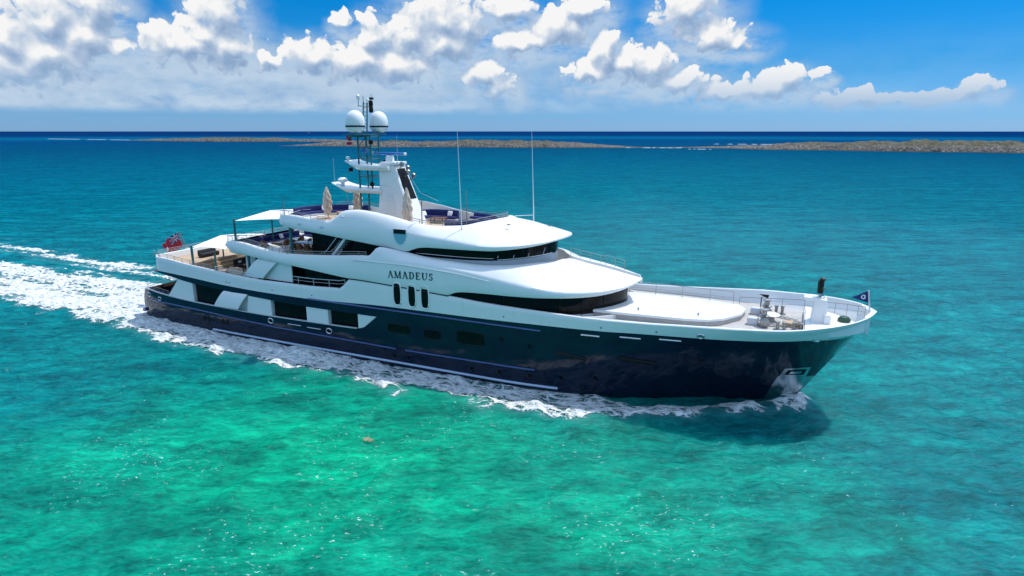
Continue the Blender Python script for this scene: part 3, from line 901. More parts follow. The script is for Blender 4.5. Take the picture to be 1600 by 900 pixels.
def patch(b, corners, off=0.02, n=6, m=4, side=-1, f=side_y, mi=0, depth=0.05):
    """panel on the skin between four (x, z) corners (bl, br, tr, tl), standing off by off"""
    rows = []
    for j in range(m + 1):
        r = []
        for i in range(n + 1):
            u, v = i / n, j / m
            x = lerp(lerp(corners[0][0], corners[1][0], u), lerp(corners[3][0], corners[2][0], u), v)
            z = lerp(lerp(corners[0][1], corners[1][1], u), lerp(corners[3][1], corners[2][1], u), v)
            r.append((x, side * (f(x, z) + off), z))
        rows.append(r)
    b.grid(rows, mi)
    edge = rows[0] + [r[-1] for r in rows[1:]] + rows[-1][-2::-1] + [r[0] for r in rows[-2:0:-1]]
    inn = [(x, y - side * depth, z) for x, y, z in edge]
    b.grid([edge + edge[:1], inn + inn[:1]], mi)
    return b


def disc_patch(b, x, z, rx, rz, off=0.02, side=-1, f=side_y, n=20, sq=1.0, mi=0):
    c = (x, side * (f(x, z) + off), z)
    ring = []
    for k in range(n):
        a = 2 * math.pi * k / n
        ca, sa = math.cos(a), math.sin(a)
        xx = x + rx * math.copysign(abs(ca) ** sq, ca); zz = z + rz * math.copysign(abs(sa) ** sq, sa)
        ring.append((xx, side * (f(xx, zz) + off), zz))
    inn = [(p[0], p[1] - side * 0.06, p[2]) for p in ring]
    b.add([c] + ring, [(0, k + 1, (k + 1) % n + 1) for k in range(n)], mi)
    b.grid([ring + ring[:1], inn + inn[:1]], mi)
    return b


def ring_on(b, x, z, rx, rz, r, off=0.02, side=-1, f=side_y, n=24, sq=1.0):
    P = []
    for k in range(n + 1):
        a = 2 * math.pi * k / n
        ca, sa = math.cos(a), math.sin(a)
        xx = x + rx * math.copysign(abs(ca) ** sq, ca); zz = z + rz * math.copysign(abs(sa) ** sq, sa)
        P.append((xx, side * (f(xx, zz) + off), zz))
    return b.tube(P, r, 6)


for s in (-1, 1):
    # tall round-ended windows under the name
    for x in (34.4, 35.85, 37.1):
        w = disc_patch(MB(), x, 6.47, 0.38, 0.95, 0.012, s, sq=0.62, n=36).build('tall_window', M['glass'], yacht)
        ring_on(MB(), x, 6.47, 0.40, 0.97, 0.07, 0.02, s, sq=0.62, n=36).build('window_frame', M['white'], w)
    # hull windows
    for x, w_, z0, z1 in ((34.4, 1.15, 3.02, 3.82), (37.7, 0.8, 2.99, 3.74), (41.25, 1.25, 2.98, 4.03)):
        w = disc_patch(MB(), x, (z0 + z1) / 2, w_, (z1 - z0) / 2, 0.012, s, sq=0.35, n=40).build('hull_window', M['glass'], yacht)
        ring_on(MB(), x, (z0 + z1) / 2, w_, (z1 - z0) / 2, 0.022, 0.012, s, sq=0.35, n=40).build('window_frame', M['black'], w)
    # low row of portholes
    for x, z in ((33.8, 0.95), (35.3, 0.98), (41.3, 0.98), (43.8, 1.05), (46.4, 1.1), (48.9, 1.3), (51.5, 1.55), (59.0, 3.85)):
        p = disc_patch(MB(), x, z, 0.2, 0.24, 0.012, s).build('porthole', M['glass'], yacht)
        ring_on(MB(), x, z, 0.2, 0.24, 0.03, 0.012, s).build('porthole_rim', M['navy'], p)
    for x, z in ((46.4, 3.55), (44.0, 3.8)):
        disc_patch(MB(), x, z, 0.17, 0.2, 0.012, s).build('porthole', M['shadow_panel'], yacht)
    # raised scuppers on the flare
    for (x0, z0, x1, z1) in ((48.6, 3.38, 50.9, 3.1), (53.3, 3.5, 56.0, 3.3)):
        P = [(x, s * (side_y(x, lerp(z0, z1, u)) + 0.02), lerp(z0, z1, u)) for u, x in ((q / 10, lerp(x0, x1, q / 10)) for q in range(11))]
        MB().tube(P, 0.14, 10).build('scupper', M['black'], yacht)
    # stainless fender plates under the sheer
    for (x0, x1, z) in ((50.5, 51.9, 5.06), (53.4, 54.9, 5.25), (56.2, 57.7, 5.42)):
        P = [(x, s * (side_y(x, z) + 0.02), z + 0.02 * (x - x0)) for x in frange(x0, x1, 6)]
        MB().tube(P, 0.075, 8).build('fender_plate', M['steel'], yacht)
    for (x0, x1, z) in ((22.1, 23.7, 2.32), (24.4, 26.0, 2.28)):
        P = [(x, s * (side_y(x, z) + 0.02), z) for x in frange(x0, x1, 6)]
        MB().tube(P, 0.05, 8).build('fender_plate', M['steel'], yacht)
    # fairleads: bright oval rings
    for x, z, r in ((1.9, 2.75, .24), (3.9, 2.55, .22), (20.0, 2.35, .27), (26.9, 2.25, .27), (59.0, 6.02, .19), (66.2, 6.22, .22)):
        f = ring_on(MB(), x, z, r * 1.15, r * 0.85, 0.06, 0.02, s).build('fairlead', M['steel'], yacht)
        disc_patch(MB(), x, z, r * 1.05, r * 0.75, 0.012, s).build('fairlead_throat', M['dsteel'] if x > 50 else M['shadow_panel'], f)
    # engine exhausts near the stern: two pairs of dark ovals
    for x in (10.9, 11.55, 13.6, 14.2):
        disc_patch(MB(), x, 1.42, 0.2, 0.3, 0.015, s).build('exhaust_outlet', M['shadow_panel'], yacht)
    # anchor pocket and the bright chafe plate below it
    plate = patch(MB(), [(63.2, 0.1), (65.05, 0.3), (66.55, 2.28), (64.05, 2.42)], 0.015, 10, 8, s).build('anchor_plate', M['steel'], yacht)
    patch(MB(), [(64.1, 2.36), (65.9, 2.32), (66.15, 3.30), (64.45, 3.24)], 0.03, 8, 4, s).build('anchor_frame', M['steel'], plate)
    patch(MB(), [(64.45, 2.58), (65.72, 2.55), (65.9, 3.10), (64.68, 3.06)], 0.045, 8, 4, s).build('anchor_recess', M['shadow_panel'], plate)
    patch(MB(), [(64.75, 2.70), (65.5, 2.68), (65.62, 2.94), (64.88, 2.92)], 0.08, 6, 2, s).build('anchor', M['steel'], plate)

# swim platform fender at the stern
b = MB()
b.tube([(lerp(0.55, 0.05, math.sin(math.pi * i / 20)) - 0.0, lerp(-5.0, 5.0, i / 20), 0.85) for i in range(21)], 0.2, 8)
b.build('stern_fender', M['blue_rail'], yacht)


# ---- main deck openings: side house behind the bulwark -----------------
def strip_wall(name, x0, x1, yf, z0, z1, m, parent=yacht, both=True, n=24):
    rows = [[(x, yf(x), z0(x) if callable(z0) else z0), (x, yf(x), z1(x) if callable(z1) else z1)] for x in frange(x0, x1, n)]
    b = MB(); b.grid([[(x, y, z) for x, y, z in r] for r in rows[::-1]] + [[(rows[0][0][0], lerp(yf(x0), -yf(x0), q / 8), z) for _, _, z in rows[0]] for q in range(1, 8)] + [[(x, -y, z) for x, y, z in r] for r in rows])
    return b.build(name, m, parent)


mw = lambda x: hullb(x, 3.4) - 0.42
wall = strip_wall('main_deck_house', 7.0, 32.2, mw, 1.95, lambda x: ZO(x) + 0.02, M['white'])
sides([[(6.96, q, 2.02), (6.96, q, ZO(7.0) - 0.05)] for q in frange(0, mw(7.0) - 0.4, 6)]).build('aft_bulkhead', M['glass'], wall)
for (x0, x1) in ((9.6, 14.2), (20.2, 24.35), (26.9, 30.1)):
    for s in (-1, 1):
        fr = patch(MB(), [(x0, 2.0), (x1, 2.0), (x1, ZO(x1) - 0.02), (x0, ZO(x0) - 0.02)], 0.02, 10, 2, s, lambda x, z: mw(x)).build('window_bay', M['glass'], wall)
# inner lining and light cap of the bulwark
sides([[(x, hullb(x, ZB(x)) + 0.015, ZB(x) - 0.03), (x, hullb(x, ZB(x)) + 0.015, ZB(x) + 0.05), (x, hullb(x, ZB(x)) - 0.16, ZB(x) + 0.05), (x, hullb(x, ZB(x)) - 0.17, 2.0)] for x in frange(1.2, 30.0, 50)]).build('bulwark_cap', M['lgrey'], yacht)
for s in (-1, 1):
    # fairing panels that link the bulwark with the deck above
    for cs in ([(5.3, 2.95), (9.55, 3.0), (9.55, 4.86), (7.4, 5.05)], [(17.0, 2.85), (20.15, 2.84), (20.15, 4.36), (17.3, 4.50)], [(24.4, 2.85), (26.85, 2.86), (26.85, 4.2), (24.4, 4.22)], [(30.15, 2.92), (30.6, 2.96), (32.1, 4.18), (30.15, 4.2)]):
        patch(MB(), cs, -0.04, 8, 4, s, lambda x, z: hullb(x, 4.2), depth=0.3).build('side_panel', M['white'], yacht)


def canopy(name, x0, x1, ztop, zbot, bulge, s, lean, yfun, m=None):
    """curved hood over a boarding gate, bulging outwards from the ship's side"""
    rows = []; n = 12
    for i in range(9):
        r = []
        u = i / 8
        for k in range(n + 1):
            a = (k / n) * math.pi / 2
            z = zbot + (ztop - zbot) * math.cos(a) if False else lerp(ztop, zbot, 1 - math.cos(a))
            out = bulge * math.sin(a)
            x = lerp(x0, x1, u) - lean * (1 - math.cos(a))
            r.append((x, s * (yfun(x) - 0.1 + out), z))
        rows.append(r)
    b = MB(); b.grid(rows)
    inner = [[(x, y - s * 0.07, z - 0.06) for x, y, z in r] for r in rows]
    b.grid(inner)
    for a_, c_ in ((rows[0], inner[0]), (rows[-1], inner[-1]), ([r[-1] for r in rows], [r[-1] for r in inner])):
        b.grid([a_, c_])
    return b.build(name, m or M['white'], yacht)


for s in (-1, 1):
    canopy('gate_hood', 14.1, 17.3, 4.62, 3.1, 0.5, s, 1.1, lambda x: hullb(x, 4.2))


# ---- upper tiers ------------------------------------------------------
HBC = curve([(13.6, 4.9), (14.2, 5.3), (15.2, 5.62), (17, 5.85), (20, 6.03), (25, 6.17), (30, 6.22), (44, 6.22), (46, 6.08), (48.4, 5.62), (49.7, 5.05), (50.8, 4.25), (51.7, 3.35), (52.5, 2.3), (53.0, 1.3), (53.3, 0.35), (53.36, 0.0)])
ZBC = curve([(13.6, 8.85), (15, 8.62), (16, 8.5), (18.7, 8.2), (21, 8.04), (24.7, 7.73), (29.3, 7.32), (34, 7.08), (39.0, 6.80), (39.4, 6.93), (39.9, 7.13), (40.6, 7.25), (42.5, 7.32), (46.9, 7.38), (48.4, 7.44), (49.7, 7.48), (50.8, 7.52), (51.7, 7.62), (52.6, 7.82), (53.1, 8.0), (53.36, 8.15)])
ZSC = curve([(13.6, 9.0), (15.1, 9.35), (16.4, 9.3), (19.4, 9.0), (22.4, 8.75), (27.6, 8.95), (31.5, 9.3), (32.4, 9.44), (35.6, 9.37), (39.2, 9.15), (41.8, 8.87), (44.8, 8.46), (48.5, 7.98), (51, 7.95), (52.6, 8.05), (53.36, 8.22)])
ZRC = curve([(13.6, 9.2), (15.1, 9.5), (16.4, 9.48), (19.4, 9.12), (22.4, 8.9), (27.6, 9.15), (31.4, 9.42), (31.41, 9.42), (32.4, 10.2), (34.5, 9.92), (37, 9.62), (39.3, 9.48), (42.1, 9.38), (44, 9.42), (45.5, 9.5), (47, 9.38), (48.5, 9.1), (50, 8.86), (51.5, 8.58), (52.6, 8.36), (53.36, 8.24)])
HBP = curve([(33.0, 4.5), (34, 4.72), (38, 4.85), (40, 4.8), (42.2, 4.45), (43.8, 3.7), (45.0, 2.55), (45.7, 1.4), (46.0, 0.5), (46.06, 0.0)])


def wrim(x):
    if x < 31.4: return HBC(x) - 0.30
    if x < 34.5: return lerp(HBC(31.4) - 0.30, 5.28, (x - 31.4) / 3.1)
    return HBP(x - 0.75) + 0.52 if x < 46.4 else 0.0


YC = 0.9            # the central steps lie a little to port


def tier_section(x, side, hb, zb, zs, zr, w, zd, extra):
    k = min(1.0, hb / 1.6)
    P = [(0.0, zb + 0.04), (max(0, hb - 0.5 * k), zb + 0.03), (hb - 0.07 * k, zb), (hb - 0.01 * k, zb + 0.10 * k + 0.02), (hb, lerp(zb, zs, 0.4)), (hb - 0.03 * k, lerp(zb, zs, 0.75)), (hb - 0.12 * k, lerp(zb, zs, 0.95))]
    # rounded shoulder then the roof
    y0, z0 = hb - 0.12 * k, lerp(zb, zs, 0.95)
    for t in (0.05, 0.12, 0.22, 0.36, 0.52, 0.7, 0.86):
        y = lerp(y0, w, t); z = z0 + (zr - z0) * (1 - (1 - t) ** extra)
        P.append((y, z))
    P += [(w, zr), (w - 0.10, zr), (w - 0.14, min(zr, zd))]
    return [(x, side * y, z) for y, z in P]


def make_tier_c():
    b = MB()
    xs = frange(13.6, 31.2, 40) + [31.4] + frange(31.6, 34.6, 12) + frange(35, 46.3, 50) + frange(46.5, 51.5, 22) + [53.36 - 1.86 * (1 - math.sin(q * math.pi / 2 / 14)) for q in range(1, 15)]
    for s in (-1, 1):
        rows = []
        for x in xs:
            w = wrim(x)
            if x >= 46.4:
                f = min(1, (x - 46.4) / 0.8)
                gap = 0.48 * f + 0.02
                w = (YC + gap) if s > 0 else (gap - YC)
                w0 = HBP(46.3 - 0.75) + 0.52
                g2 = min(1, (x - 46.3) / 1.0); g2 = g2 * g2 * (3 - 2 * g2)
                w = lerp(w0, w, g2)
            hb = HBC(x); w = min(w, hb - 0.02) if hb > 0.6 or x < 50 else (min(w, hb * 0.5) if s < 0 else min(w, hb))
            zr = ZRC(x)
            zd = 8.2 if x < 46.3 else zr - 0.42
            rows.append(tier_section(x, s, hb, ZBC(x), ZSC(x), max(zr, ZSC(x) * 0 + zr), w, zd, 1.7 if x > 40 else 2.2))
        b.grid(rows)
        if s > 0: port = rows
        else: star = rows
    # closed aft end
    b.grid([[star[0][k], port[0][k]] for k in range(len(star[0]))])
    # tread of the central steps
    b.grid([[(x, YC - 0.55, ZRC(x) - 0.42), (x, YC + 0.55, ZRC(x) - 0.42)] for x in frange(46.2, 53.0, 20)])
    return b.build('bridge_deck_band', M['white'], yacht, 32)


make_tier_c()
deck_plate('bridge_deck', 13.75, 46.6, lambda x: (HBC(x) - 0.42) if x < 33 else max(0.05, wrim(x) - 0.1), 8.24, M['teak'])
deck_plate('walkway', 33.5, 46.9, lambda x: max(0.05, wrim(x) - 0.12), 8.26, M['grey'])
MB().box((49.6, YC, 8.52), (6.6, 0.92, 0.05), rot=Matrix.Rotation(R(7.6), 3, 'Y')).build('step_tread', M['grey'], yacht)

# reveal line between bulwark and the tier above it
for s in (-1, 1):
    MB().tube([(x, s * (6.205), ZT(x) + 0.02) for x in frange(29.5, 39.3, 24)], 0.045, 6).build('reveal_line', M['black'], yacht)

# upper saloon walls (set back) and its windows, seen through the side opening
us = lambda x: lin([(15, 4.2), (19, 4.75), (29, 4.9), (36, 5.0)])(x)
uw = strip_wall('upper_saloon', 15.5, 39.0, us, 5.3, lambda x: ZBC(x) + 0.06, M['white'])
for s in (-1, 1):
    patch(MB(), [(17.0, 5.5), (31.5, 5.5), (31.5, 7.2), (17.0, 8.0)], 0.02, 20, 2, s, lambda x, z: us(x)).build('saloon_window', M['glass'], uw)
    for k in range(1, 6):
        x = lerp(17.0, 31.5, k / 6); MB().box((x, s * (us(x) + 0.05), 6.6), (0.07, 0.05, 2.4)).build('mullion', M['black'], uw)
    # side panel aft of the opening and the curved gate hood
    patch(MB(), [(18.9, 6.2), (22.6, 6.2), (22.6, 7.86), (20.6, 8.05)], -0.42, 6, 4, s, lambda x, z: HBC(x), depth=0.1).build('side_panel', M['white'], yacht)
    canopy('gate_hood', 18.6, 21.2, 8.12, 6.35, 0.45, s, 1.9, lambda x: HBC(x) - 0.3)
b = MB(); b.grid([[(15.46, q, 5.34), (15.46, q, 8.3)] for q in frange(-3.9, 3.9, 8)])
b.build('saloon_doors', M['glass'], uw)

# observation lounge windows under the hood
HBL = curve([(37.6, 5.82), (46, 5.72), (48, 5.2), (49.5, 4.5), (50.7, 3.5), (51.5, 2.4), (52.0, 1.3), (52.25, 0.4), (52.3, 0.0)])
xs = frange(37.6, 49, 30) + [52.3 - 3.3 * (1 - math.sin(q * math.pi / 2 / 20)) for q in range(1, 21)]
lw = sides([[(x, HBL(x), 5.45), (x, HBL(x) + 0.02, 5.95), (x, HBL(x) + 0.02, 6.05)] for x in xs]).build('lounge_base', M['lgrey'], yacht)
sides([[(x, HBL(x) + 0.03, 6.05), (x, HBL(x) + 0.01, 6.8), (x, max(0, HBL(x) - 0.05), ZBC(x) + 0.08)] for x in xs]).build('lounge_window', M['glass'], yacht, 60)
for x in (44.0, 46.6, 48.4, 49.9, 51.2):
    for s in (-1, 1):
        MB().tube([(x, s * (HBL(x) + 0.06), 6.0), (x, s * (HBL(x) + 0.02), ZBC(x) + 0.1)], 0.045, 6).build('mullion', M['black'], lw)
# breakwater coaming in front of the lounge and the walkway inside the bulwark
sides([[(x, HBL(x - 1.3) + 0.55, 5.4), (x, HBL(x - 1.3) + 0.55, 6.15), (x, max(0.0, HBL(x - 1.3) + 0.40), 6.15), (x, max(0.0, HBL(x - 1.3) + 0.40), 5.4)] for x in [q for q in frange(47.5, 53.4, 24)]]).build('coaming', M['white'], yacht)

# ---- bridge deck house and the wheelhouse windows --------------------------
bh = lambda x: lin([(24.0, 3.7), (28, 4.2), (34, 4.72)])(x)
house = strip_wall('bridge_deck_house', 23.5, 34.0, bh, 8.2, lambda x: lin([(23, 11.2), (34, 10.1)])(x), M['glass'])
b = MB(); b.grid([[(23.46, q, 8.28), (23.46, q, 11.0)] for q in frange(-3.3, 3.3, 8)])
b.build('saloon_doors', M['glass'], house)
xs = frange(33.9, 43, 30) + [46.06 - 3.06 * (1 - math.sin(q * math.pi / 2 / 20)) for q in range(1, 21)]
ZW0 = curve([(33.9, 9.62), (38, 9.56), (42, 9.6), (44, 9.72), (46.1, 9.85)])
base = sides([[(x, HBP(x) + 0.03, 8.2), (x, HBP(x) + 0.02, ZW0(x))] for x in xs]).build('wheelhouse_base', M['lgrey'], yacht)
ZBE = curve([(20.2, 11.35), (20.8, 11.25), (22.1, 11.08), (25.8, 10.80), (29.2, 10.48), (32.6, 10.16), (34.9, 9.95), (35.3, 10.08), (36.0, 10.32), (37.0, 10.42), (40, 10.46), (42.3, 10.50), (44.5, 10.72), (46.0, 10.95), (46.9, 11.15), (47.3, 11.25)])
sides([[(x, HBP(x) + 0.02, ZW0(x)), (x, HBP(x) + 0.05, 10.2), (x, HBP(x) + 0.1, ZBE(x) + 0.1)] for x in xs]).build('wheelhouse_window', M['glass'], yacht, 60)
for x in (37.5, 40.0, 42.3, 43.6, 44.5, 45.2, 45.75):
    for s in (-1, 1):
        MB().tube([(x, s * (HBP(x) + 0.03), ZW0(x)), (x, s * (HBP(x) + 0.1), ZBE(x) + 0.06)], 0.035, 6).build('mullion', M['black'], base)
for x, s in ((42.8, -1), (43.9, -1), (44.8, -1), (45.6, -1), (45.6, 1)):
    y = s * (HBP(x) + 0.10)
    MB().tube([(x, y, 9.85), (x + 0.12, y - s * 0.3, 10.45)], 0.02, 5).build('wiper', M['steel'], base)
MB().tube([(x, -(HBP(x) + 0.10), 9.80 + 0.0 * x) for x in frange(35.5, 42.5, 20)], 0.025, 6).build('grab_rail', M['steel'], base)
b = MB(); b.tube([(x, -(HBP(x) + 0.08), ZW0(x) + 0.06) for x in frange(42.8, 46.0, 20)], 0.035, 6)
b.build('window_ledge', M['steel'], base)

# ---- sun deck band and wheelhouse roof ---------------------------------------
HBE = curve([(19.6, 3.6), (20.2, 4.3), (21, 4.75), (22.5, 5.0), (25, 5.18), (30, 5.3), (36, 5.32), (40, 5.28), (42.3, 5.15), (44.3, 4.55), (45.5, 3.75), (46.3, 2.8), (46.9, 1.7), (47.2, 0.7), (47.26, 0.0)])
ZBEx = ZBE
ZSE = curve([(19.6, 11.75), (22.4, 11.9), (25.7, 11.72), (27.5, 11.8), (30, 11.92), (35, 11.55), (38.7, 11.25), (42.2, 10.95), (44.5, 11.02), (46, 11.2), (47.26, 11.38)])
ZRE = curve([(19.6, 12.1), (22, 12.25), (26.2, 11.98), (26.4, 11.98), (28.3, 12.95), (29.6, 13.05), (32.3, 12.75), (34.8, 12.3), (37, 12.05), (39, 12.1), (40.5, 12.4), (41.6, 12.55), (43, 12.42), (44.5, 12.1), (46, 11.75), (47.26, 11.42)])


def wrim_e(x):
    if x < 26.4: return HBE(x) - 0.35
    if x < 28.3: return lerp(HBE(26.4) - 0.35, 4.5, (x - 26.4) / 1.9)
    if x < 34: return lerp(4.5, 4.35, (x - 28.3) / 5.7)
    if x < 41.6: return 4.35 * math.sqrt(max(0, 1 - ((x - 34) / 7.6) ** 2))
    return 0.0


def make_tier_e():
    b = MB()
    xs = frange(19.6, 26.3, 18) + frange(26.5, 34, 30) + [34 + 7.6 * math.sin(q * math.pi / 2 / 24) for q in range(1, 25)] + frange(42.0, 44.6, 10) + [47.26 - 2.6 * (1 - math.sin(q * math.pi / 2 / 16)) for q in range(1, 17)]
    rr = {}
    for s in (-1, 1):
        rows = []
        for x in xs:
            hb = HBE(x); w = min(wrim_e(x), max(0, hb - 0.02)); zr = ZRE(x)
            rows.append(tier_section(x, s, hb, ZBE(x), ZSE(x), zr, w, 11.3 if x < 41.5 else zr, 1.6 if x > 36 else 2.0))
        for r in rows:
            for i, p in enumerate(r):
                if s * p[1] < 0: r[i] = (p[0], 0.0, p[2])
        b.grid(rows); rr[s] = rows
    # rounded aft rim of the sun deck
    r0 = rr[-1][0]; p0 = rr[1][0]
    rows = []
    for q in range(17):
        u = q / 16
        bow = 1.1 * math.sin(math.pi * u)
        rows.append([(lerp(a[0], c[0], u) - bow, lerp(a[1], c[1], u), lerp(a[2], c[2], u)) for a, c in zip(r0, p0)])
    b.grid(rows)
    return b.build('sun_deck_band', M['white'], yacht, 32)


make_tier_e()
deck_plate('sun_deck', 18.6, 41.3, lambda x: max(0.05, (wrim_e(x) - 0.08) if x > 19.6 else 3.4 * math.sqrt(max(0, 1 - ((19.6 - x) / 1.1) ** 2)) + 0.05), 11.34, M['teak'])


def skin_e(x, z): return HBE(x)


for s in (-1, 1):
    # shield-shaped side light recess
    rows = []
    shield = [(-0.62, 0.98), (0.62, 0.98), (0.60, 0.2), (0.48, -0.35), (0.25, -0.75), (0.0, -0.88), (-0.25, -0.75), (-0.48, -0.35), (-0.60, 0.2)]
    b = MB(); cx, cz = 34.3, 11.08
    P = [(cx + u * 1.0, s * (HBE(cx) + 0.035), cz + v * 0.68) for u, v in shield]
    b.prism(P, (0, -s * 0.12, 0)); sh = b.build('light_recess', M['aqua_panel'], yacht)
    MB().box((cx, s * (HBE(cx) + 0.03), cz + 0.5), (1.18, 0.09, 0.36)).build('side_light', M['black'], sh)
    # slots in the coaming beside the steps
    for k in range(3):
        x = 28.2 + k * 0.62
        MB().cushion((x, s * 4.83, 12.55 - 0.02 * k), (0.30, 0.06, 0.42), rot=Matrix.Rotation(s * R(48), 3, 'X'), r=0.1).build('coaming_slot', M['lgrey'], yacht)

# roof fittings
for (x, y) in ((42.9, -2.4), (45.2, 0.7)):
    MB().cushion((x, y, ZRE(x) - 0.20 * abs(y) * 0.35 + 0.02), (0.32, 0.14, 0.10)).build('deck_light', M['dsteel'], yacht)

for s in (-1, 1):
    for x in (14.6, 15.0, 20.5, 25.2, 44.2, 52.0, 56.0):
        disc_patch(MB(), x, lerp(ZN(x), ZT(x), 0.3), 0.07, 0.05, 0.012, s).build('drain', M['black'], yacht)
    for x0, x1 in ((24.0, 24.02), (40.6, 40.62), (45.0, 45.02)):
        patch(MB(), [(x0, ZN(x0) + 0.05), (x1, ZN(x1) + 0.05), (x1, ZT(x1) - 0.1), (x0, ZT(x0) - 0.1)], 0.006, 1, 4, s, depth=0.01).build('panel_seam', M['lgrey'], yacht)
    MB().tube([(x, s * (HBC(x) - 0.03), lin([(29.9, 9.0), (35.6, 8.98), (40, 8.72), (43.0, 8.35)])(x)) for x in frange(29.9, 43.0, 24)], 0.05, 6).build('side_moulding', M['white'], yacht)
    for k, x in enumerate((23.4, 26.0)):
        MB().cushion((x, s * (HBE(x) - 0.02), 11.5 - 0.12 * k), (0.5, 0.04, 0.16), r=0.03).build('vent', M['lgrey'], yacht)

# ---- railings ----------------------------------------------------------------------


def railing(name, path, h=1.0, gap=1.5, bars=2, r=0.024, m=None, parent=yacht, lean=0.0):
    P = [Vector(p) for p in path]
    b = MB()
    up = Vector((0, 0, h))
    b.tube([p + up for p in P], r * 1.25, 6)
    for k in range(1, bars + 1):
        b.tube([p + up * (k / (bars + 1)) for p in P], r * 0.7, 5)
    d = 0.0; last = -1e9
    acc = 0.0
    b.tube([P[0], P[0] + up], r, 6)
    for i in range(1, len(P)):
        seg = (P[i] - P[i - 1]).length; t = 0.0
        while acc + (seg - t) >= gap:
            t += gap - acc; acc = 0.0
            q = P[i - 1].lerp(P[i], t / seg)
            b.tube([q, q + up], r, 6)
        acc += seg - t
    b.tube([P[-1], P[-1] + up], r, 6)
    return b.build(name, m or M['rail'], parent)


# port side of the trunk on the foredeck
railing('railing', [(51.8, 2.75, 6.37), (53.5, 2.9, 6.37), (60.2, 2.6, 6.37)], 0.95, 2.2, 1)
railing('railing', [(60.6, 3.4, 5.9), (64, 3.0, 6.2), (66.4, 2.5, 6.45)], 0.85, 1.6, 1, 0.02)
railing('railing', [(66.6, 2.4, 6.5), (68.0, 1.6, 6.7), (69.2, 0.5, 6.9)], 0.75, 0.9, 1, 0.02)
# beside the central steps on the hood
railing('railing', [(46.9, YC + 0.62, 9.28), (48.5, YC + 0.62, 9.02), (50.0, YC + 0.62, 8.8)], 0.75, 0.9, 2, 0.022)
railing('railing', [(50.0, YC + 0.62, 8.8), (51.6, YC + 0.62, 8.5)], 0.85, 0.8, 2, 0.022)
for s in (-1, 1):
    railing('railing', [(x, s * (HBC(x) - 0.55), ZT(x) - 0.05) for x in frange(21.4, 28.6, 12)], 0.62, 1.8, 1, 0.03, M['lgrey'])
    railing('railing', [(x, s * (hullb(x, 6.5) - 0.2), ZT(x)) for x in frange(3.4, 12.6, 16)], 0.42, 1.2, 2, 0.02)
    railing('railing', [(x, s * (hullb(x, 6.5) - 0.2), ZT(x)) for x in frange(13.0, 18.6, 8)], 0.4, 1.0, 1, 0.03, M['lgrey'])
    railing('railing', [(x, s * (HBC(x) - 0.22), ZRC(x) - 0.02) for x in frange(14.4, 22.4, 14)], 0.5, 0.9, 3, 0.022)
    railing('railing', [(x, s * (HBC(x) - 0.22), ZRC(x) - 0.02) for x in frange(22.5, 31.3, 12)], 0.35, 2.0, 1, 0.022)
    railing('railing', [(x, s * (HBE(x) - 0.25), ZRE(x) - 0.02) for x in frange(20.2, 26.3, 9)], 0.35, 0.9, 2, 0.02)
    railing('railing', [(x, s * (hullb(x, 3) - 0.15), ZB(x)) for x in frange(1.3, 5.4, 6)], 0.45, 0.8, 1, 0.02)
railing('railing', [(3.1, y, 7.05) for y in frange(-4.4, 4.4, 8)], 0.42, 1.2, 2, 0.02)
railing('railing', [(1.25, y, 3.3) for y in frange(-4.7, 4.7, 8)], 0.45, 1.2, 1, 0.02)
railing('railing', [(13.75, y, 9.15) for y in frange(-4.7, 4.7, 8)], 0.5, 1.2, 3, 0.02)
# wind screen and rail round the forward sun deck
P = [(34 + 7.45 * math.cos(a), 4.2 * math.sin(a), ZRE(34 + 7.45 * math.cos(a)) - 0.02) for a in [R(q) for q in range(-86, 87, 6)]]
railing('railing', P, 0.32, 1.0, 1, 0.025)

# ---- foredeck ---------------------------------------------------------------------------


def poly_plate(poly, z0, z1, inset=0.12):
    b = MB(); n = len(poly)
    cx = sum(p[0] for p in poly) / n; cy = sum(p[1] for p in poly) / n

    def ring(k, z):
        out = []
        for x, y in poly:
            d = Vector((cx - x, cy - y)); L = d.length
            out.append((x + d.x / L * k, y + d.y / L * k, z))
        return out
    rings = [ring(0, z0), ring(0.02, lerp(z0, z1, 0.8)), ring(inset * 0.35, lerp(z0, z1, 0.95)), ring(inset, z1)]
    vs = [p for r in rings for p in r]; fs = []
    for i in range(3):
        for k in range(n): fs.append((i * n + k, i * n + (k + 1) % n, (i + 1) * n + (k + 1) % n, (i + 1) * n + k))
    fs.append(tuple(range(3 * n, 4 * n)))
    b.add(vs, fs)
    return b


trunk = [(50.6, -3.7), (53.0, -3.65), (57.5, -3.3), (59.0, -2.9), (60.0, -2.1), (61.1, -0.2), (61.3, 1.4), (60.7, 2.5), (58.0, 3.0), (53.5, 3.1), (51.5, 3.0), (50.6, 2.4)]
tk = poly_plate(trunk, 6.2, 6.38, 0.12).build('foredeck_trunk', M['white'], yacht, 30)
poly_plate([(lerp(55, x, 0.992), lerp(0, y, 0.985)) for x, y in trunk], 5.6, 6.22, 0.02).build('trunk_side', M['grey'], tk, 30)  # side made grey for the shade it lies in, top left white
for (x, y) in ((53.8, -2.4), (58.2, -2.0)):
    MB().lathe((x, y, 6.36), [(0.06, 0), (0.06, 0.14), (0.10, 0.16), (0.10, 0.2)], 10).build('vent_cap', M['dsteel'], yacht)
MB().box((54.2, -5.2, 5.88), (1.0, 0.22, 0.05)).build('deck_hatch', M['dsteel'], yacht)


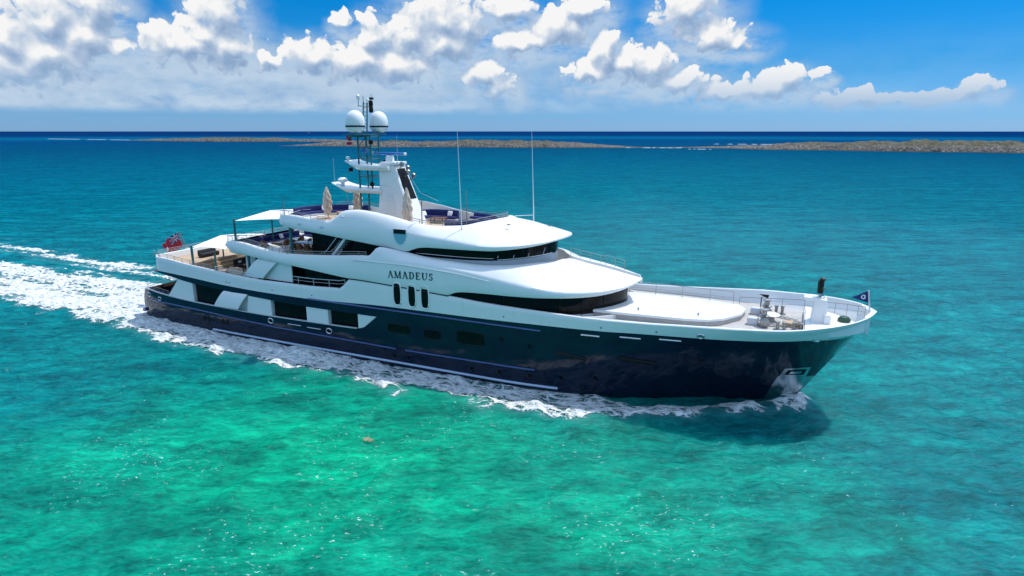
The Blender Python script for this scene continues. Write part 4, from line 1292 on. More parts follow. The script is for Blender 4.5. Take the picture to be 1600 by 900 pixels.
def windlass(x, y):
    w = MB()
    w.lathe((x, y, 5.85), [(0.42, 0), (0.42, 0.12), (0.26, 0.16), (0.22, 0.6), (0.34, 0.66), (0.36, 0.78), (0.20, 0.84), (0.18, 1.1), (0.3, 1.16), (0.3, 1.24), (0.06, 1.27)], 18)
    o = w.build('anchor_windlass', M['dsteel'], yacht)
    MB().cushion((x - 0.75, y, 6.1), (0.8, 0.55, 0.6), r=0.12).build('windlass_motor', M['lgrey'], o)
    MB().lathe((x + 0.1, y - 0.55, 6.2), [(0.28, -0.14), (0.36, -0.1), (0.2, -0.02), (0.2, 0.04), (0.36, 0.12), (0.28, 0.16)], 16, rot=Matrix.Rotation(R(90), 3, 'X')).build('chain_wheel', M['dsteel'], o)
    c = MB()
    for k in range(12):
        t = k / 11
        c.lathe((lerp(x + 0.4, x + 2.2, t), lerp(y, y * 0.55, t), 5.95 + 0.04 * (k % 2)), [(0.10, -0.03), (0.13, 0), (0.10, 0.03)], 8)
    c.build('anchor_chain', M['dsteel'], o)


windlass(62.7, -0.9); windlass(62.7, 2.1)
for (x, y, h) in ((63.9, -1.5, .5), (63.6, 2.9, .55), (65.0, -1.3, .5)):
    bl = MB()
    for k in (-0.22, 0.22):
        bl.lathe((x + k, y, 5.85), [(0.16, 0), (0.11, 0.05), (0.11, h), (0.17, h + 0.03), (0.17, h + 0.09), (0.05, h + 0.1)], 12)
    bl.box((x, y, 5.88), (0.95, 0.4, 0.06))
    bl.build('bollard', M['dsteel'], yacht)
MB().lathe((63.1, 0.6, 6.30), [(0.62, 0.0), (0.66, 0.06), (0.5, 0.14), (0.1, 0.2)], 24).build('line_reel', M['white'], yacht)
MB().lathe((63.1, 0.6, 5.85), [(0.3, 0.0), (0.25, 0.5)], 14).build('reel_stand', M['dsteel'], yacht)
MB().box((65.2, -0.2, 6.0), (2.6, 0.9, 0.32), top=0.9).build('chain_box', M['teak'], yacht, bevel=0.03)
MB().tube([(62.2, 3.4, 5.5), (62.2, 3.4, 6.9), (62.6, 3.4, 7.1)], 0.05, 8).build('davit', M['black'], yacht)
MB().prism([(62.0, 3.38, 7.15), (62.7, 3.38, 6.85), (62.75, 3.38, 7.15)], (0, 0.06, 0)).build('davit_cover', M['black'], yacht)
MB().lathe((68.0, 1.0, 6.35), [(0.42, 0), (0.44, 0.1), (0.3, 0.3), (0.08, 0.38)], 20).build('capstan_cover', M['green_cover'], yacht)
MB().lathe((68.0, 1.0, 5.44), [(0.3, 0), (0.24, 0.92)], 14).build('capstan', M['lgrey'], yacht)
deck_plate('bow_platform', 65.4, 69.3, lambda x: max(0.03, hullb(x - 0.2, 6.2) - 0.35), 6.30, M['white'], 30)
b = MB(); b.box((65.4, 0, 6.07), (0.08, 7.2, 0.46)); b.build('bow_platform_step', M['white'], yacht)

# foremast housing
fm = MB().box((66.3, 0.45, 6.95), (1.15, 1.35, 2.1), top=0.72).build('foremast_housing', M['white'], yacht, bevel=0.06)
MB().box((65.75, 0.45, 7.95), (1.1, 1.0, 0.24)).build('foremast_ledge', M['white'], fm, bevel=0.04)
MB().box((66.85, -0.02, 6.62), (0.5, 0.7, 0.7), top=0.85).build('foremast_step', M['white'], fm, bevel=0.05)
MB().lathe((66.3, 0.45, 7.98), [(0.27, 0), (0.27, 0.14), (0.18, 0.18), (0.16, 0.36), (0.08, 0.40)], 16).build('lamp_pedestal', M['steel'], fm)
lm = MB()
lm.box((66.25, 0.45, 8.85), (0.32, 0.36, 1.0)); lm.lathe((66.3, 0.45, 9.3), [(0.2, 0), (0.22, 0.14), (0.1, 0.22)], 12)
lm.tube([(66.05, 0.2, 8.4), (66.05, 0.2, 9.3)], 0.035, 6); lm.tube([(66.05, 0.7, 8.4), (66.05, 0.7, 9.2)], 0.035, 6)
lm.build('signal_lamp', M['black'], fm)
MB().lathe((66.42, 0.2, 8.75), [(0.10, -0.05), (0.13, 0), (0.1, 0.06)], 12).build('lamp_lens', M['green_cover'], fm)
MB().tube([(69.45, 0, 7.3), (69.2, 0, 8.95)], 0.055, 8).build('jackstaff', M['lgrey'], yacht)
MB().tube([(1.9, 0.0, 6.9), (1.1, 0.0, 8.7)], 0.05, 8).build('ensign_staff', M['wood'], yacht)
b = MB(); b.box((2.5, 0, 6.85), (1.3, 0.3, 0.12)); b.build('staff_bracket', M['white'], yacht)

# ---- tower, platforms, lattice mast ---------------------------------------------------------


def tower_prism(poly, w0, w1, zlo, zhi):
    """profile in x-z, half width shrinking from w0 at zlo to w1 at zhi"""
    b = MB(); n = len(poly); W = lambda z: lerp(w0, w1, min(1, max(0, (z - zlo) / (zhi - zlo))))
    A = [(x, -W(z), z) for x, z in poly]; B = [(x, W(z), z) for x, z in poly]
    b.add(A + B, [tuple(range(n)), tuple(reversed(range(n, 2 * n)))] + [(i, (i + 1) % n, n + (i + 1) % n, n + i) for i in range(n)])
    return b


tw = tower_prism([(29.0, 11.3), (33.0, 11.3), (32.7, 12.2), (30.95, 16.6), (30.7, 16.85), (29.2, 16.85), (29.3, 14.6)], 1.1, 0.8, 11.3, 16.9).build('tower', M['white'], yacht, bevel=0.07)
for s in (-1, 1):
    # raised diagonal rib on the flank and the louvred field aft of it
    b = MB(); P = [(30.5, 16.7), (30.85, 16.7), (32.85, 11.6), (31.7, 11.6), (30.5, 14.9), (29.5, 14.9), (29.5, 15.2), (30.0, 16.1)]
    W = lambda z: lerp(1.1, 0.8, (z - 11.3) / 5.6)
    b.prism([(x, s * (W(z) + 0.06), z) for x, z in P], (0, -s * 0.10, 0)); b.build('tower_rib', M['white'], tw)
    b = MB()
    for k in range(9):
        z = 11.9 + k * 0.28
        b.box((30.45, s * (W(z) + 0.03), z), (1.6 - 0.12 * k, 0.07, 0.06))
    b.build('louvre', M['white'], tw)
# dark grille in the raked front face
b = MB()
fx = lambda z: lerp(32.7, 30.95, (z - 12.2) / 4.4)
b.add([(fx(13.7) + 0.03, -0.78, 13.7), (fx(13.7) + 0.03, 0.78, 13.7), (fx(16.4) + 0.03, 0.62, 16.4), (fx(16.4) + 0.03, -0.62, 16.4)], [(0, 1, 2, 3)])
b.prism([(fx(13.7) + 0.03, -0.78, 13.7), (fx(13.7) + 0.03, 0.78, 13.7), (fx(16.4) + 0.03, 0.62, 16.4), (fx(16.4) + 0.03, -0.62, 16.4)], (-0.05, 0, -0.02))
gr = b.build('tower_grille', M['shadow_panel'], tw)


def platform(x0, x1, ztip, z, w, th=0.3):
    """swept platform with an upturned aft tip"""
    rows = []
    for i in range(15):
        u = i / 14
        x = lerp(x0, x1, u); k = max(0, 1 - u / 0.35)
        zz = z + (ztip - z) * k ** 1.6
        hw = w * (0.80 + 0.2 * min(1, u * 3)); t = th * min(1, 0.35 + u * 2.2)
        rows.append([(x, -hw, zz), (x, -hw - 0.05, zz - t * 0.4), (x, -hw * 0.8, zz - t), (x, hw * 0.8, zz - t), (x, hw + 0.05, zz - t * 0.4), (x, hw, zz)])
    b = MB(); b.grid(rows, closed=True)
    b.add(rows[0], [tuple(range(6))]); b.add(rows[-1], [tuple(range(6))])
    return b


p1 = platform(24.0, 29.6, 15.0, 14.55, 1.4, 0.42).build('tower_platform', M['white'], tw)
p2 = platform(25.7, 30.6, 17.05, 16.66, 1.4, 0.46).build('tower_platform', M['white'], tw)
MB().box((30.3, 0, 16.85), (1.6, 1.9, 0.25)).build('tower_cap', M['white'], tw, bevel=0.05)

mast = MB()
for (x, y) in ((26.9, -0.62), (26.9, 0.62), (28.3, -0.62), (28.3, 0.62)):
    z0 = 11.35 if x < 27 else 14.5
    mast.tube([(x, y, z0), (x, y, 19.35)], 0.085, 8)
for z in (15.6, 17.2, 18.2, 19.2):
    for a, c in (((26.9, -0.62), (26.9, 0.62)), ((28.3, -0.62), (28.3, 0.62)), ((26.9, -0.62), (28.3, -0.62)), ((26.9, 0.62), (28.3, 0.62))):
        mast.tube([(*a, z), (*c, z)], 0.05, 6)
mast.tube([(26.9, -0.62, 17.2), (28.3, -0.62, 18.2)], 0.04, 6); mast.tube([(26.9, 0.62, 17.2), (28.3, 0.62, 18.2)], 0.04, 6)
mast.tube([(26.9, -0.62, 18.2), (26.9, 0.62, 19.2)], 0.04, 6)
for y in (-0.28, 0.28):
    mast.tube([(27.3, y, 19.3), (27.5, y, 22.2)], 0.065, 8)
for k in range(8):
    z = 19.6 + k * 0.35; mast.tube([(27.3 + 0.07 * k * 0.35, -0.28, z), (27.3 + 0.07 * k * 0.35, 0.28, z)], 0.035, 6)
mast = mast.build('lattice_mast', M['teal'], yacht)
b = MB(); b.box((27.3, 0, 19.36), (1.5, 4.5, 0.10)); b.box((27.3, 0, 19.22), (0.3, 4.6, 0.2)); b.build('dome_platform', M['teal'], mast)
for y in (-1.75, 1.75):
    dm = MB().lathe((27.6, y, 19.5), [(k * 0.72, h * 0.76) for k, h in [(0.45, 0), (0.75, 0.10), (1.06, 0.35), (1.16, 0.7), (1.19, 1.1), (1.17, 1.5), (1.06, 1.9), (0.86, 2.2), (0.58, 2.43), (0.28, 2.55), (0.02, 2.58)]], 32).build('satellite_dome', M['white'], mast)
    MB().lathe((27.6, y, 20.0), [(0.83, 0), (0.865, 0.02), (0.87, 0.13), (0.84, 0.15)], 32).build('dome_band', M['black'], mast)
top = MB()
top.tube([(27.5, -0.28, 22.2), (27.5, -0.28, 22.75)], 0.03, 6); top.tube([(27.5, 0.9, 21.9), (27.5, 0.9, 22.9)], 0.022, 6)
top.tube([(27.5, -1.1, 21.85), (27.5, 1.1, 21.85)], 0.045, 6)
top.tube([(27.5, -1.0, 21.85), (27.5, -1.0, 22.5)], 0.03, 6)
top.lathe((27.5, -1.0, 22.4), [(0.10, 0), (0.14, 0.08), (0.14, 0.28), (0.05, 0.38)], 12)
top.build('antenna_bar', M['teal'], mast)
b = MB(); b.lathe((27.5, -1.0, 22.42), [(0.12, 0), (0.16, 0.08), (0.16, 0.3), (0.05, 0.42)], 12); b.lathe((27.5, 0.35, 22.3), [(0.1, 0), (0.13, 0.1), (0.04, 0.3)], 12); b.build('antenna', M['white'], mast)
b = MB(); b.lathe((27.55, 0.75, 21.3), [(0.16, 0), (0.2, 0.1), (0.2, 0.45), (0.14, 0.55), (0.2, 0.65), (0.2, 1.0), (0.1, 1.1)], 12); b.box((27.6, 0.8, 22.55), (0.3, 0.25, 0.2)); b.build('mast_lamp', M['black'], mast)
MB().lathe((27.3, -0.2, 17.75), [(0.12, -0.05), (0.3, 0.0), (0.34, 0.25), (0.2, 0.42)], 14).build('mast_speaker', M['radar_blue'], mast)
for (x, y, z) in ((26.3, -1.0, 19.0), (28.6, -0.95, 18.7), (26.2, -0.95, 16.2), (28.5, -0.95, 14.95), (28.7, 0.95, 16.9)):
    MB().lathe((x, y, z - 0.2), [(0.1, 0), (0.2, 0.05), (0.2, 0.35), (0.08, 0.42)], 12).build('mast_lamp', M['black'], mast)
for z in (18.45, 18.95):
    for y in (-1.75, -2.1):
        MB().lathe((26.95, y, z), [(0.08, 0), (0.13, 0.05), (0.13, 0.24), (0.07, 0.28)], 12).build('red_lamp', M['red_lens'], mast)
# radar scanner on the tower and small radomes on the platforms
ped = MB().lathe((29.9, 0, 16.95), [(0.42, 0), (0.38, 0.35), (0.32, 0.55), (0.1, 0.6)], 16).build('radar_pedestal', M['white'], tw)
MB().cushion((29.8, 0.05, 17.68), (4.2, 0.30, 0.24), rz=R(-12), r=0.1).build('radar_scanner', M['radar_blue'], tw)
b = MB(); d = Matrix.Rotation(R(-12), 3, 'Z')
for q in (-2.05, 2.05):
    p = d @ Vector((q, 0, 0)); b.cushion((29.8 + p.x, 0.05 + p.y, 17.68), (0.16, 0.32, 0.26), rz=R(-12), r=0.06)
b.build('scanner_tip', M['white'], tw)
MB().lathe((24.9, -0.6, 14.75), [(0.2, 0), (0.16, 0.2), (0.42, 0.28), (0.46, 0.5), (0.3, 0.66), (0.05, 0.7)], 18).build('radome', M['white'], tw)
MB().lathe((25.9, -0.9, 16.95), [(0.1, 0), (0.1, 0.2), (0.2, 0.25), (0.16, 0.42), (0.03, 0.45)], 14).build('radome', M['white'], tw)
MB().tube([(24.2, -0.9, 14.9), (24.2, -0.9, 17.2)], 0.02, 6, r1=0.01).build('whip_antenna', M['lgrey'], tw)
b = MB()
for k, (x, y) in enumerate(((31.5, -0.5), (31.6, 0.3), (31.9, -0.1), (32.0, 0.6))):
    b.lathe((x, y, 15.9 - 0.35 * k + 0.7), [(0.14, 0), (0.2, 0.08), (0.2, 0.3), (0.06, 0.42)], 10)
    b.tube([(x - 0.5, y, 16.2 - 0.3 * k), (x, y, 16.6 - 0.35 * k)], 0.04, 6)
b.build('search_light', M['dsteel'], tw)
MB().tube([(31.9, -0.3, 16.2), (33.8, -1.2, 14.4), (36.3, -2.3, 13.9)], 0.012, 4).build('signal_halyard', M['lgrey'], tw)
MB().tube([(30.6, 0.2, 16.9), (30.6, 0.2, 19.3)], 0.02, 6, r1=0.01).build('whip_antenna', M['lgrey'], tw)
# tall whips beside the sun deck
for (x, y, z) in ((39.4, -3.95, 11.3), (43.0, 2.6, 12.1)):
    wp = MB().tube([(x, y, z - 0.15), (x, y, z + 0.7)], 0.06, 8).build('whip_antenna', M['lgrey'], yacht)
    MB().tube([(x, y, z + 0.7), (x - 0.25, y, 20.0)], 0.038, 6, r1=0.012).build('whip_rod', M['white'], wp)
MB().tube([(41.9, 1.0, 12.55), (43.0, 2.6, 12.5)], 0.035, 6).build('whip_brace', M['lgrey'], yacht)


# ---- the name on both sides --------------------------------------------------------------------
def glyph_parts(ch):
    """strokes of a roman capital in a 1 x 1 box: lists of polygons"""
    T, t, s = 0.21, 0.09, 0.065

    def bar(x0, y0, x1, y1, w): # slanted bar with horizontal ends
        return [(x0 - w / 2, y0), (x0 + w / 2, y0), (x1 + w / 2, y1), (x1 - w / 2, y1)]

    def serif(x, y, w=0.34):
        return [(x - w / 2, y), (x + w / 2, y), (x + w / 2, y + s), (x - w / 2, y + s)]

    def arc(cx, cy, rx, ry, a0, a1, wi, n=14):
        o = []; i_ = []
        for k in range(n + 1):
            a = R(lerp(a0, a1, k / n)); thin = abs(math.cos(a))
            ww = lerp(t, wi, thin)
            o.append((cx + rx * math.cos(a), cy + ry * math.sin(a))); i_.append((cx + (rx - ww) * math.cos(a), cy + (ry - min(ww, t * 1.3)) * math.sin(a)))
        return [[o[k], o[k + 1], i_[k + 1], i_[k]] for k in range(n)]
    if ch == 'A':
        return [bar(0.12, 0, 0.47, 1, t), bar(0.84, 0, 0.47, 1, T), [(0.25, 0.33), (0.68, 0.33), (0.66, 0.39), (0.27, 0.39)], serif(0.12, 0), serif(0.84, 0, 0.4)], 0.98
    if ch == 'M':
        return [bar(0.14, 0, 0.17, 1, t), bar(0.17, 1, 0.57, 0, T), bar(0.57, 0, 0.97, 1, t), bar(1.02, 0, 0.97, 1, T), serif(0.14, 0), serif(1.02, 0, 0.4), serif(0.12, 1 - s, 0.26), serif(1.0, 1 - s, 0.28)], 1.2
    if ch == 'D':
        return [bar(0.2, 0, 0.2, 1, T), serif(0.2, 0), serif(0.2, 1 - s), [(0.2, 0), (0.42, 0), (0.42, t), (0.2, t)], [(0.2, 1 - t), (0.42, 1 - t), (0.42, 1), (0.2, 1)]] + arc(0.42, 0.5, 0.46, 0.5, -90, 90, T), 0.95
    if ch == 'E':
        return [bar(0.2, 0, 0.2, 1, T), serif(0.2, 0), serif(0.2, 1 - s), [(0.2, 0), (0.74, 0), (0.74, t), (0.2, t)], [(0.2, 1 - t), (0.72, 1 - t), (0.72, 1), (0.2, 1)], [(0.2, 0.48), (0.56, 0.48), (0.56, 0.54), (0.2, 0.54)],
                [(0.70, 0), (0.77, 0), (0.77, 0.26), (0.74, 0.26)], [(0.68, 1), (0.74, 1), (0.74, 0.76), (0.71, 0.76)], [(0.54, 0.40), (0.58, 0.40), (0.58, 0.63), (0.54, 0.63)]], 0.86
    if ch == 'U':
        return [bar(0.2, 0.34, 0.2, 1, T), bar(0.82, 0.34, 0.82, 1, t), serif(0.2, 1 - s), serif(0.82, 1 - s, 0.3)] + arc(0.482, 0.36, 0.367, 0.36, 180, 270, T) + arc(0.482, 0.36, 0.37, 0.36, 270, 360, t), 1.0
    if ch == 'S':
        return arc(0.36, 0.745, 0.27, 0.255, 30, 270, 0.14) + arc(0.36, 0.27, 0.29, 0.27, -150, 90, 0.15) + [[(0.56, 0.72), (0.61, 0.72), (0.61, 0.95), (0.58, 0.95)], [(0.07, 0.05), (0.10, 0.05), (0.13, 0.30), (0.07, 0.30)]], 0.74
    return [], 0.5


def make_name(side):
    word = "AMADEUS"
    adv = [glyph_parts(c)[1] for c in word]
    x0, x1, z0, hgt = 33.55, 37.95, 7.80, 0.60
    gap = 0.16
    tot = sum(adv) + gap * (len(word) - 1); k = (x1 - x0) / tot
    b = MB(); px = 0.0
    for c, a in zip(word, adv):
        for poly in glyph_parts(c)[0]:
            pts = []
            for u, v in poly:
                xx = x0 + (px + u) * k if side < 0 else x1 - (px + u) * k
                pts.append((xx, side * 6.245, z0 + v * hgt + (xx - x0) * 0.03))
            b.prism(pts, (0, -side * 0.05, 0))
        px += a + gap
    return b.build('name_lettering', M['lettering'], yacht, flat=True)


make_name(-1); make_name(1)


# ================================================================== deck fittings that carry shade
def pole(x, y, z0, z1, r=0.09, m='teal'):
    return MB().tube([(x, y, z0), (x, y, z1)], r, 10).build('awning_pole', M[m], yacht)


for s in (-1, 1):
    pole(15.3, s * 5.05, 8.2, 11.55, 0.11)
    pole(21.9, s * 4.7, 8.2, 11.2, 0.14)
    pole(8.7, s * 4.75, 5.3, 8.45, 0.12)
    pole(12.6, s * 5.35, 5.3, 8.0, 0.09)
    pole(16.9, s * 5.2, 5.3, 8.6, 0.13)
    MB().tube([(21.2, s * 4.55, 11.34), (21.2, s * 4.55, 13.6)], 0.035, 6).build('flag_mast', M['dsteel'], yacht)
    MB().tube([(35.6, s * 3.9, 11.34), (35.6, s * 3.9, 14.3)], 0.045, 6).build('flag_mast', M['dsteel'], yacht)


def shade_sail(corners, sag, label):
    """tensioned cloth between four corners with hollow edges"""
    A, B, C_, D = [Vector(c) for c in corners]
    n = 18; rows = []
    for j in range(n + 1):
        v = j / n; r = []
        for i in range(n + 1):
            u = i / n
            # pull edges inwards for the scalloped outline
            uu = lerp(0.5, u, 1 - 0.10 * math.sin(math.pi * v)); vv = lerp(0.5, v, 1 - 0.10 * math.sin(math.pi * u))
            p = A.lerp(B, uu).lerp(D.lerp(C_, uu), vv)
            r.append((p.x, p.y, p.z + sag * math.sin(math.pi * u) * 0.6 + sag * 0.3 * math.sin(math.pi * u) * math.sin(math.pi * v)))
        rows.append(r)
    b = MB(); b.grid(rows); low = [[(x, y, z - 0.02) for x, y, z in r] for r in rows]; b.grid(low)
    for a_, c_ in ((rows[0], low[0]), (rows[-1], low[-1]), ([r[0] for r in rows], [r[0] for r in low]), ([r[-1] for r in rows], [r[-1] for r in low])):
        b.grid([a_, c_])
    o = b.build('shade_sail', M['white_cloth'])
    tag(o, label, 'awning', 'white awnings stretched over the after decks')


pole(15.0, 0.0, 8.2, 11.85, 0.08); pole(7.6, 0.0, 6.4, 8.8, 0.08)
shade_sail([(15.3, -5.0, 11.35), (15.0, -0.08, 11.8), (19.1, -0.1, 12.05), (20.5, -4.2, 11.72)], 0.10, 'upper white awning on the near side, between teal poles and the sun deck edge')
shade_sail([(15.3, 5.0, 11.35), (15.0, 0.08, 11.8), (19.1, 0.1, 12.05), (20.5, 4.2, 11.72)], 0.10, 'upper white awning on the far side, behind its near twin at the sun deck edge')
shade_sail([(8.7, -4.7, 8.3), (7.6, -0.1, 8.75), (13.7, -0.1, 9.1), (13.3, -4.7, 8.4)], 0.12, 'lower white awning on the near side, over the teak after deck')
shade_sail([(8.7, 4.7, 8.3), (7.6, 0.1, 8.75), (13.7, 0.1, 9.1), (13.3, 4.7, 8.4)], 0.12, 'lower white awning on the far side, over the teak after deck')

# stairs from the bridge deck up to the sun deck
st = MB()
for s in (-0.45, 0.45):
    st.prism([(26.1, -4.55 + s, 8.3), (26.4, -4.55 + s, 8.3), (28.8, -4.55 + s, 10.9), (28.5, -4.55 + s, 10.9)], (0, 0.04, 0))
st = st.build('deck_stairs', M['white'], yacht)
b = MB()
for k in range(9):
    u = (k + 0.5) / 9
    b.box((lerp(26.2, 28.7, u), -4.53, lerp(8.4, 10.8, u)), (0.32, 0.86, 0.05))
b.build('stair_treads', M['lgrey'], st)
for s in (-0.5, 0.5):
    MB().tube([(25.9, -4.55 + s, 9.1), (26.3, -4.55 + s, 9.35), (28.4, -4.55 + s, 11.6)], 0.035, 6).build('handrail', M['lgrey'], st)


# ================================================================== flags
def cloth_flag(name, fn_pos, nu, nv, fn_mat, mats):
    b = MB()
    vs = [fn_pos(i / nu, j / nv) for j in range(nv + 1) for i in range(nu + 1)]
    b.v = vs
    for j in range(nv):
        for i in range(nu):
            b.f.append((j * (nu + 1) + i, j * (nu + 1) + i + 1, (j + 1) * (nu + 1) + i + 1, (j + 1) * (nu + 1) + i)); b.mi.append(fn_mat((i + .5) / nu, (j + .5) / nv))
    o = b.build(name, mats, None, 180)
    sm = o.modifiers.new('solid', 'SOLIDIFY'); sm.thickness = 0.012
    return o


def ens_pos(u, v):
    h = Vector((0.82, 0, 8.62)).lerp(Vector((1.42, 0, 7.05)), v)
    p = h + Vector((-2.3, -0.5, -1.0)) * u + Vector((0, 0, -0.55)) * u * u
    rip = math.sin(u * 9.0 - v * 2.2) * 0.20 * u + math.sin(u * 17 + v * 4) * 0.05 * u
    return (p.x + 0.10 * rip, p.y + rip * 1.4, p.z + 0.10 * math.sin(u * 7 + v) * u)


def ens_mat(u, v):
    if u < 0.5 and v < 0.5:
        x, y = u / 0.5 - 0.5, v / 0.5 - 0.5         # canton, -0.5..0.5
        if abs(x) < 0.04 or abs(y) < 0.075: return 0
        if abs(x) < 0.075 or abs(y) < 0.13: return 2
        d1 = abs(y - x); d2 = abs(y + x)
        if min(d1, d2) < 0.022: return 0
        if min(d1, d2) < 0.075: return 2
        return 1
    if ((u - 0.75) / 0.085) ** 2 + ((v - 0.55) / 0.17) ** 2 < 1: return 2
    return 0


tag(cloth_flag('ensign', ens_pos, 72, 48, ens_mat, [M['red'], M['flag_blue'], M['white_cloth']]),
    'red ensign with blue canton flying from the staff at the stern rail', 'flag')


def bur_pos(u, v):
    h = Vector((69.17, 0, 8.92)).lerp(Vector((69.27, 0, 8.08)), v)
    tip = Vector((68.2, -0.25, 8.42))
    p = h.lerp(tip, u)
    return (p.x, p.y + 0.08 * math.sin(u * 8) * u, p.z)


tag(cloth_flag('burgee', bur_pos, 30, 18, lambda u, v: 1 if ((u - 0.30) / 0.14) ** 2 + ((v - 0.5) / 0.26) ** 2 < 1 and not ((u - 0.30) / 0.08) ** 2 + ((v - 0.5) / 0.15) ** 2 < 1 else 0, [M['flag_blue'], M['white_cloth']]),
    'small dark blue pointed pennant with a white ring on the bow staff', 'flag')


# ================================================================== parasols
def parasol(x, y, z, h, label, seed):
    o = empty('closed_parasol', (x, y, z))
    tag(o, label, 'parasol', 'closed parasols on the sun deck')
    MB().tube([(x, y, z), (x, y, z + h)], 0.03, 8).build('pole', M['wood'], o)
    MB().lathe((x, y, z), [(0.32, 0), (0.32, 0.07), (0.06, 0.1)], 16).build('base', M['dsteel'], o)
    rng = random.Random(seed)
    n = 40; rings = []
    nz = 26
    for i in range(nz + 1):
        t = i / nz
        rad = (0.12 + 0.25 * math.sin(math.pi * min(1, t * 0.92 + 0.08)) ** 0.7) * (1 - 0.55 * t ** 3)
        ring = []
        for k in range(n):
            a = 2 * math.pi * k / n
            fold = 1 + 0.30 * math.sin(8 * a + 2.5 * math.sin(t * 9 + seed)) + 0.16 * math.sin(t * 26 + 3 * a + seed) + rng.uniform(-.05, .05)
            ring.append((x + rad * fold * math.cos(a), y + rad * fold * math.sin(a), z + 0.45 + (h - 0.45) * t))
        rings.append(ring)
    b = MB(); b.grid(rings, closed=True)
    b.v.append((x, y, z + h + 0.08)); c = len(b.v) - 1
    for k in range(n): b.f.append((nz * n + k, nz * n + (k + 1) % n, c)); b.mi.append(0)
    b.build('folded_canopy', M['cream_cloth'], o, 180)


parasol(22.2, 0.2, 11.34, 3.05, 'folded cream parasol nearest the stern beside the after sofa', 1)
parasol(24.7, 1.7, 11.34, 3.2, 'folded cream parasol standing below the tower platform, aft of the lattice mast', 4)
parasol(33.0, -2.15, 11.34, 3.5, 'folded cream parasol in front of the white tower', 8)


# ================================================================== furniture
def sofa(path, z, label, cloth='navy_cloth', group='sofas on the open decks', depth=0.75, back=0.42, inner=1, cat='sofa', legs=True):
    """upholstered seat following a path; the backrest runs along the path, the seat lies to the inner side"""
    P = [Vector((p[0], p[1], 0)) for p in path]
    c = sum(P, Vector()) / len(P)
    o = empty('sofa', (c.x, c.y, z)); tag(o, label, cat, group)
    N = []
    for i in range(len(P)):
        t = (P[min(i + 1, len(P) - 1)] - P[max(0, i - 1)]).normalized()
        N.append(Vector((-t.y, t.x, 0)) * inner)

    def ext(prof, name, m):
        rows = [[(p.x + n.x * a, p.y + n.y * a, z + h) for a, h in prof] for p, n in zip(P, N)]
        b = MB(); b.grid(rows, closed=True)
        k = len(prof); b.add(rows[0], [tuple(range(k))]); b.add(rows[-1], [tuple(range(k))])
        return b.build(name, M[m], o, 50)
    ext([(0.12, 0.0), (depth - 0.06, 0.0), (depth - 0.06, 0.24), (0.12, 0.24)], 'plinth', 'white' if cloth != 'black_cloth' else 'black')
    ext([(0.14, 0.245), (depth, 0.245), (depth + 0.02, 0.34), (depth - 0.04, 0.44), (0.14, 0.46)], 'seat', cloth)
    ext([(0.0, 0.12), (0.13, 0.12), (0.22, 0.47), (0.17, 0.45 + back), (0.09, 0.5 + back), (0.0, 0.46 + back)], 'backrest', cloth)
    return o


def pillow(x, y, z, rz, label, tilt=25, m='white_cloth', group='loose pillows on the sofas'):
    rot = Matrix.Rotation(rz, 3, 'Z') @ Matrix.Rotation(R(90 - tilt), 3, 'Y')
    b = MB().cushion((x, y, z), (0.48, 0.48, 0.16), rot=rot, r=0.10)
    o = b.build('pillow', M[m]); tag(o, label, 'pillow', group)


def chair(x, y, z, rz, label, group, m='wicker', seatm='cream_cloth', wide=0.62):
    o = empty('armchair', (x, y, z)); tag(o, label, 'chair', group)
    rot = Matrix.Rotation(rz, 3, 'Z'); T = lambda a, b_, c: tuple(rot @ Vector((a, b_, c)) + Vector((x, y, z)))
    w = wide / 2
    for sx in (-1, 1):
        for sy in (-1, 1):
            MB().tube([T(sx * 0.24, sy * (w - 0.04), 0), T(sx * 0.22, sy * (w - 0.05), 0.4)], 0.03, 6).build('leg', M[m], o)
    MB().cushion(T(0, 0, 0.36), (0.56, wide, 0.10), rz, 0.03).build('seat_frame', M[m], o)
    MB().cushion(T(0.02, 0, 0.455), (0.5, wide - 0.12, 0.09), rz, 0.04).build('seat_cushion', M[seatm], o)
    b = MB(); rows = []
    for k in range(13):
        a = R(-105 + 210 * k / 12); h = 0.62 + 0.30 * max(0, math.cos(a)) ** 0.8
        p = [(-0.02 - 0.27 * math.cos(a), w * math.sin(a), 0.34), (-0.04 - 0.32 * math.cos(a), (w + 0.02) * math.sin(a), h), (-0.02 - 0.27 * math.cos(a), (w - 0.04) * math.sin(a), h), (0.02 - 0.22 * math.cos(a), (w - 0.05) * math.sin(a), 0.34)]
        rows.append([T(*q) for q in p])
    b.grid(rows, closed=True); b.add(rows[0], [(0, 1, 2, 3)]); b.add(rows[-1], [(0, 1, 2, 3)])
    b.build('backrest', M[m], o)
    return o


def table(x, y, z, d, rz, label, topm, legm, h=0.74, cat='table', group=None):
    o = empty('table', (x, y, z)); tag(o, label, cat, group)
    MB().cushion((x, y, z + h), (d[0], d[1], 0.07), rz, 0.03).build('tabletop', M[topm], o)
    rot = Matrix.Rotation(rz, 3, 'Z')
    for sx in (-1, 1):
        for sy in (-1, 1):
            p = rot @ Vector((sx * (d[0] / 2 - 0.12), sy * (d[1] / 2 - 0.12), 0)) + Vector((x, y, z))
            MB().box((p.x, p.y, z + (h - 0.03) / 2), (0.08, 0.08, h - 0.03), rz).build('leg', M[legm], o)
    return o


def arc_path(cx, cy, rx, ry, a0, a1, n=16):
    return [(cx + rx * math.cos(R(lerp(a0, a1, k / (n - 1)))), cy + ry * math.sin(R(lerp(a0, a1, k / (n - 1))))) for k in range(n)]


ZS = 11.345
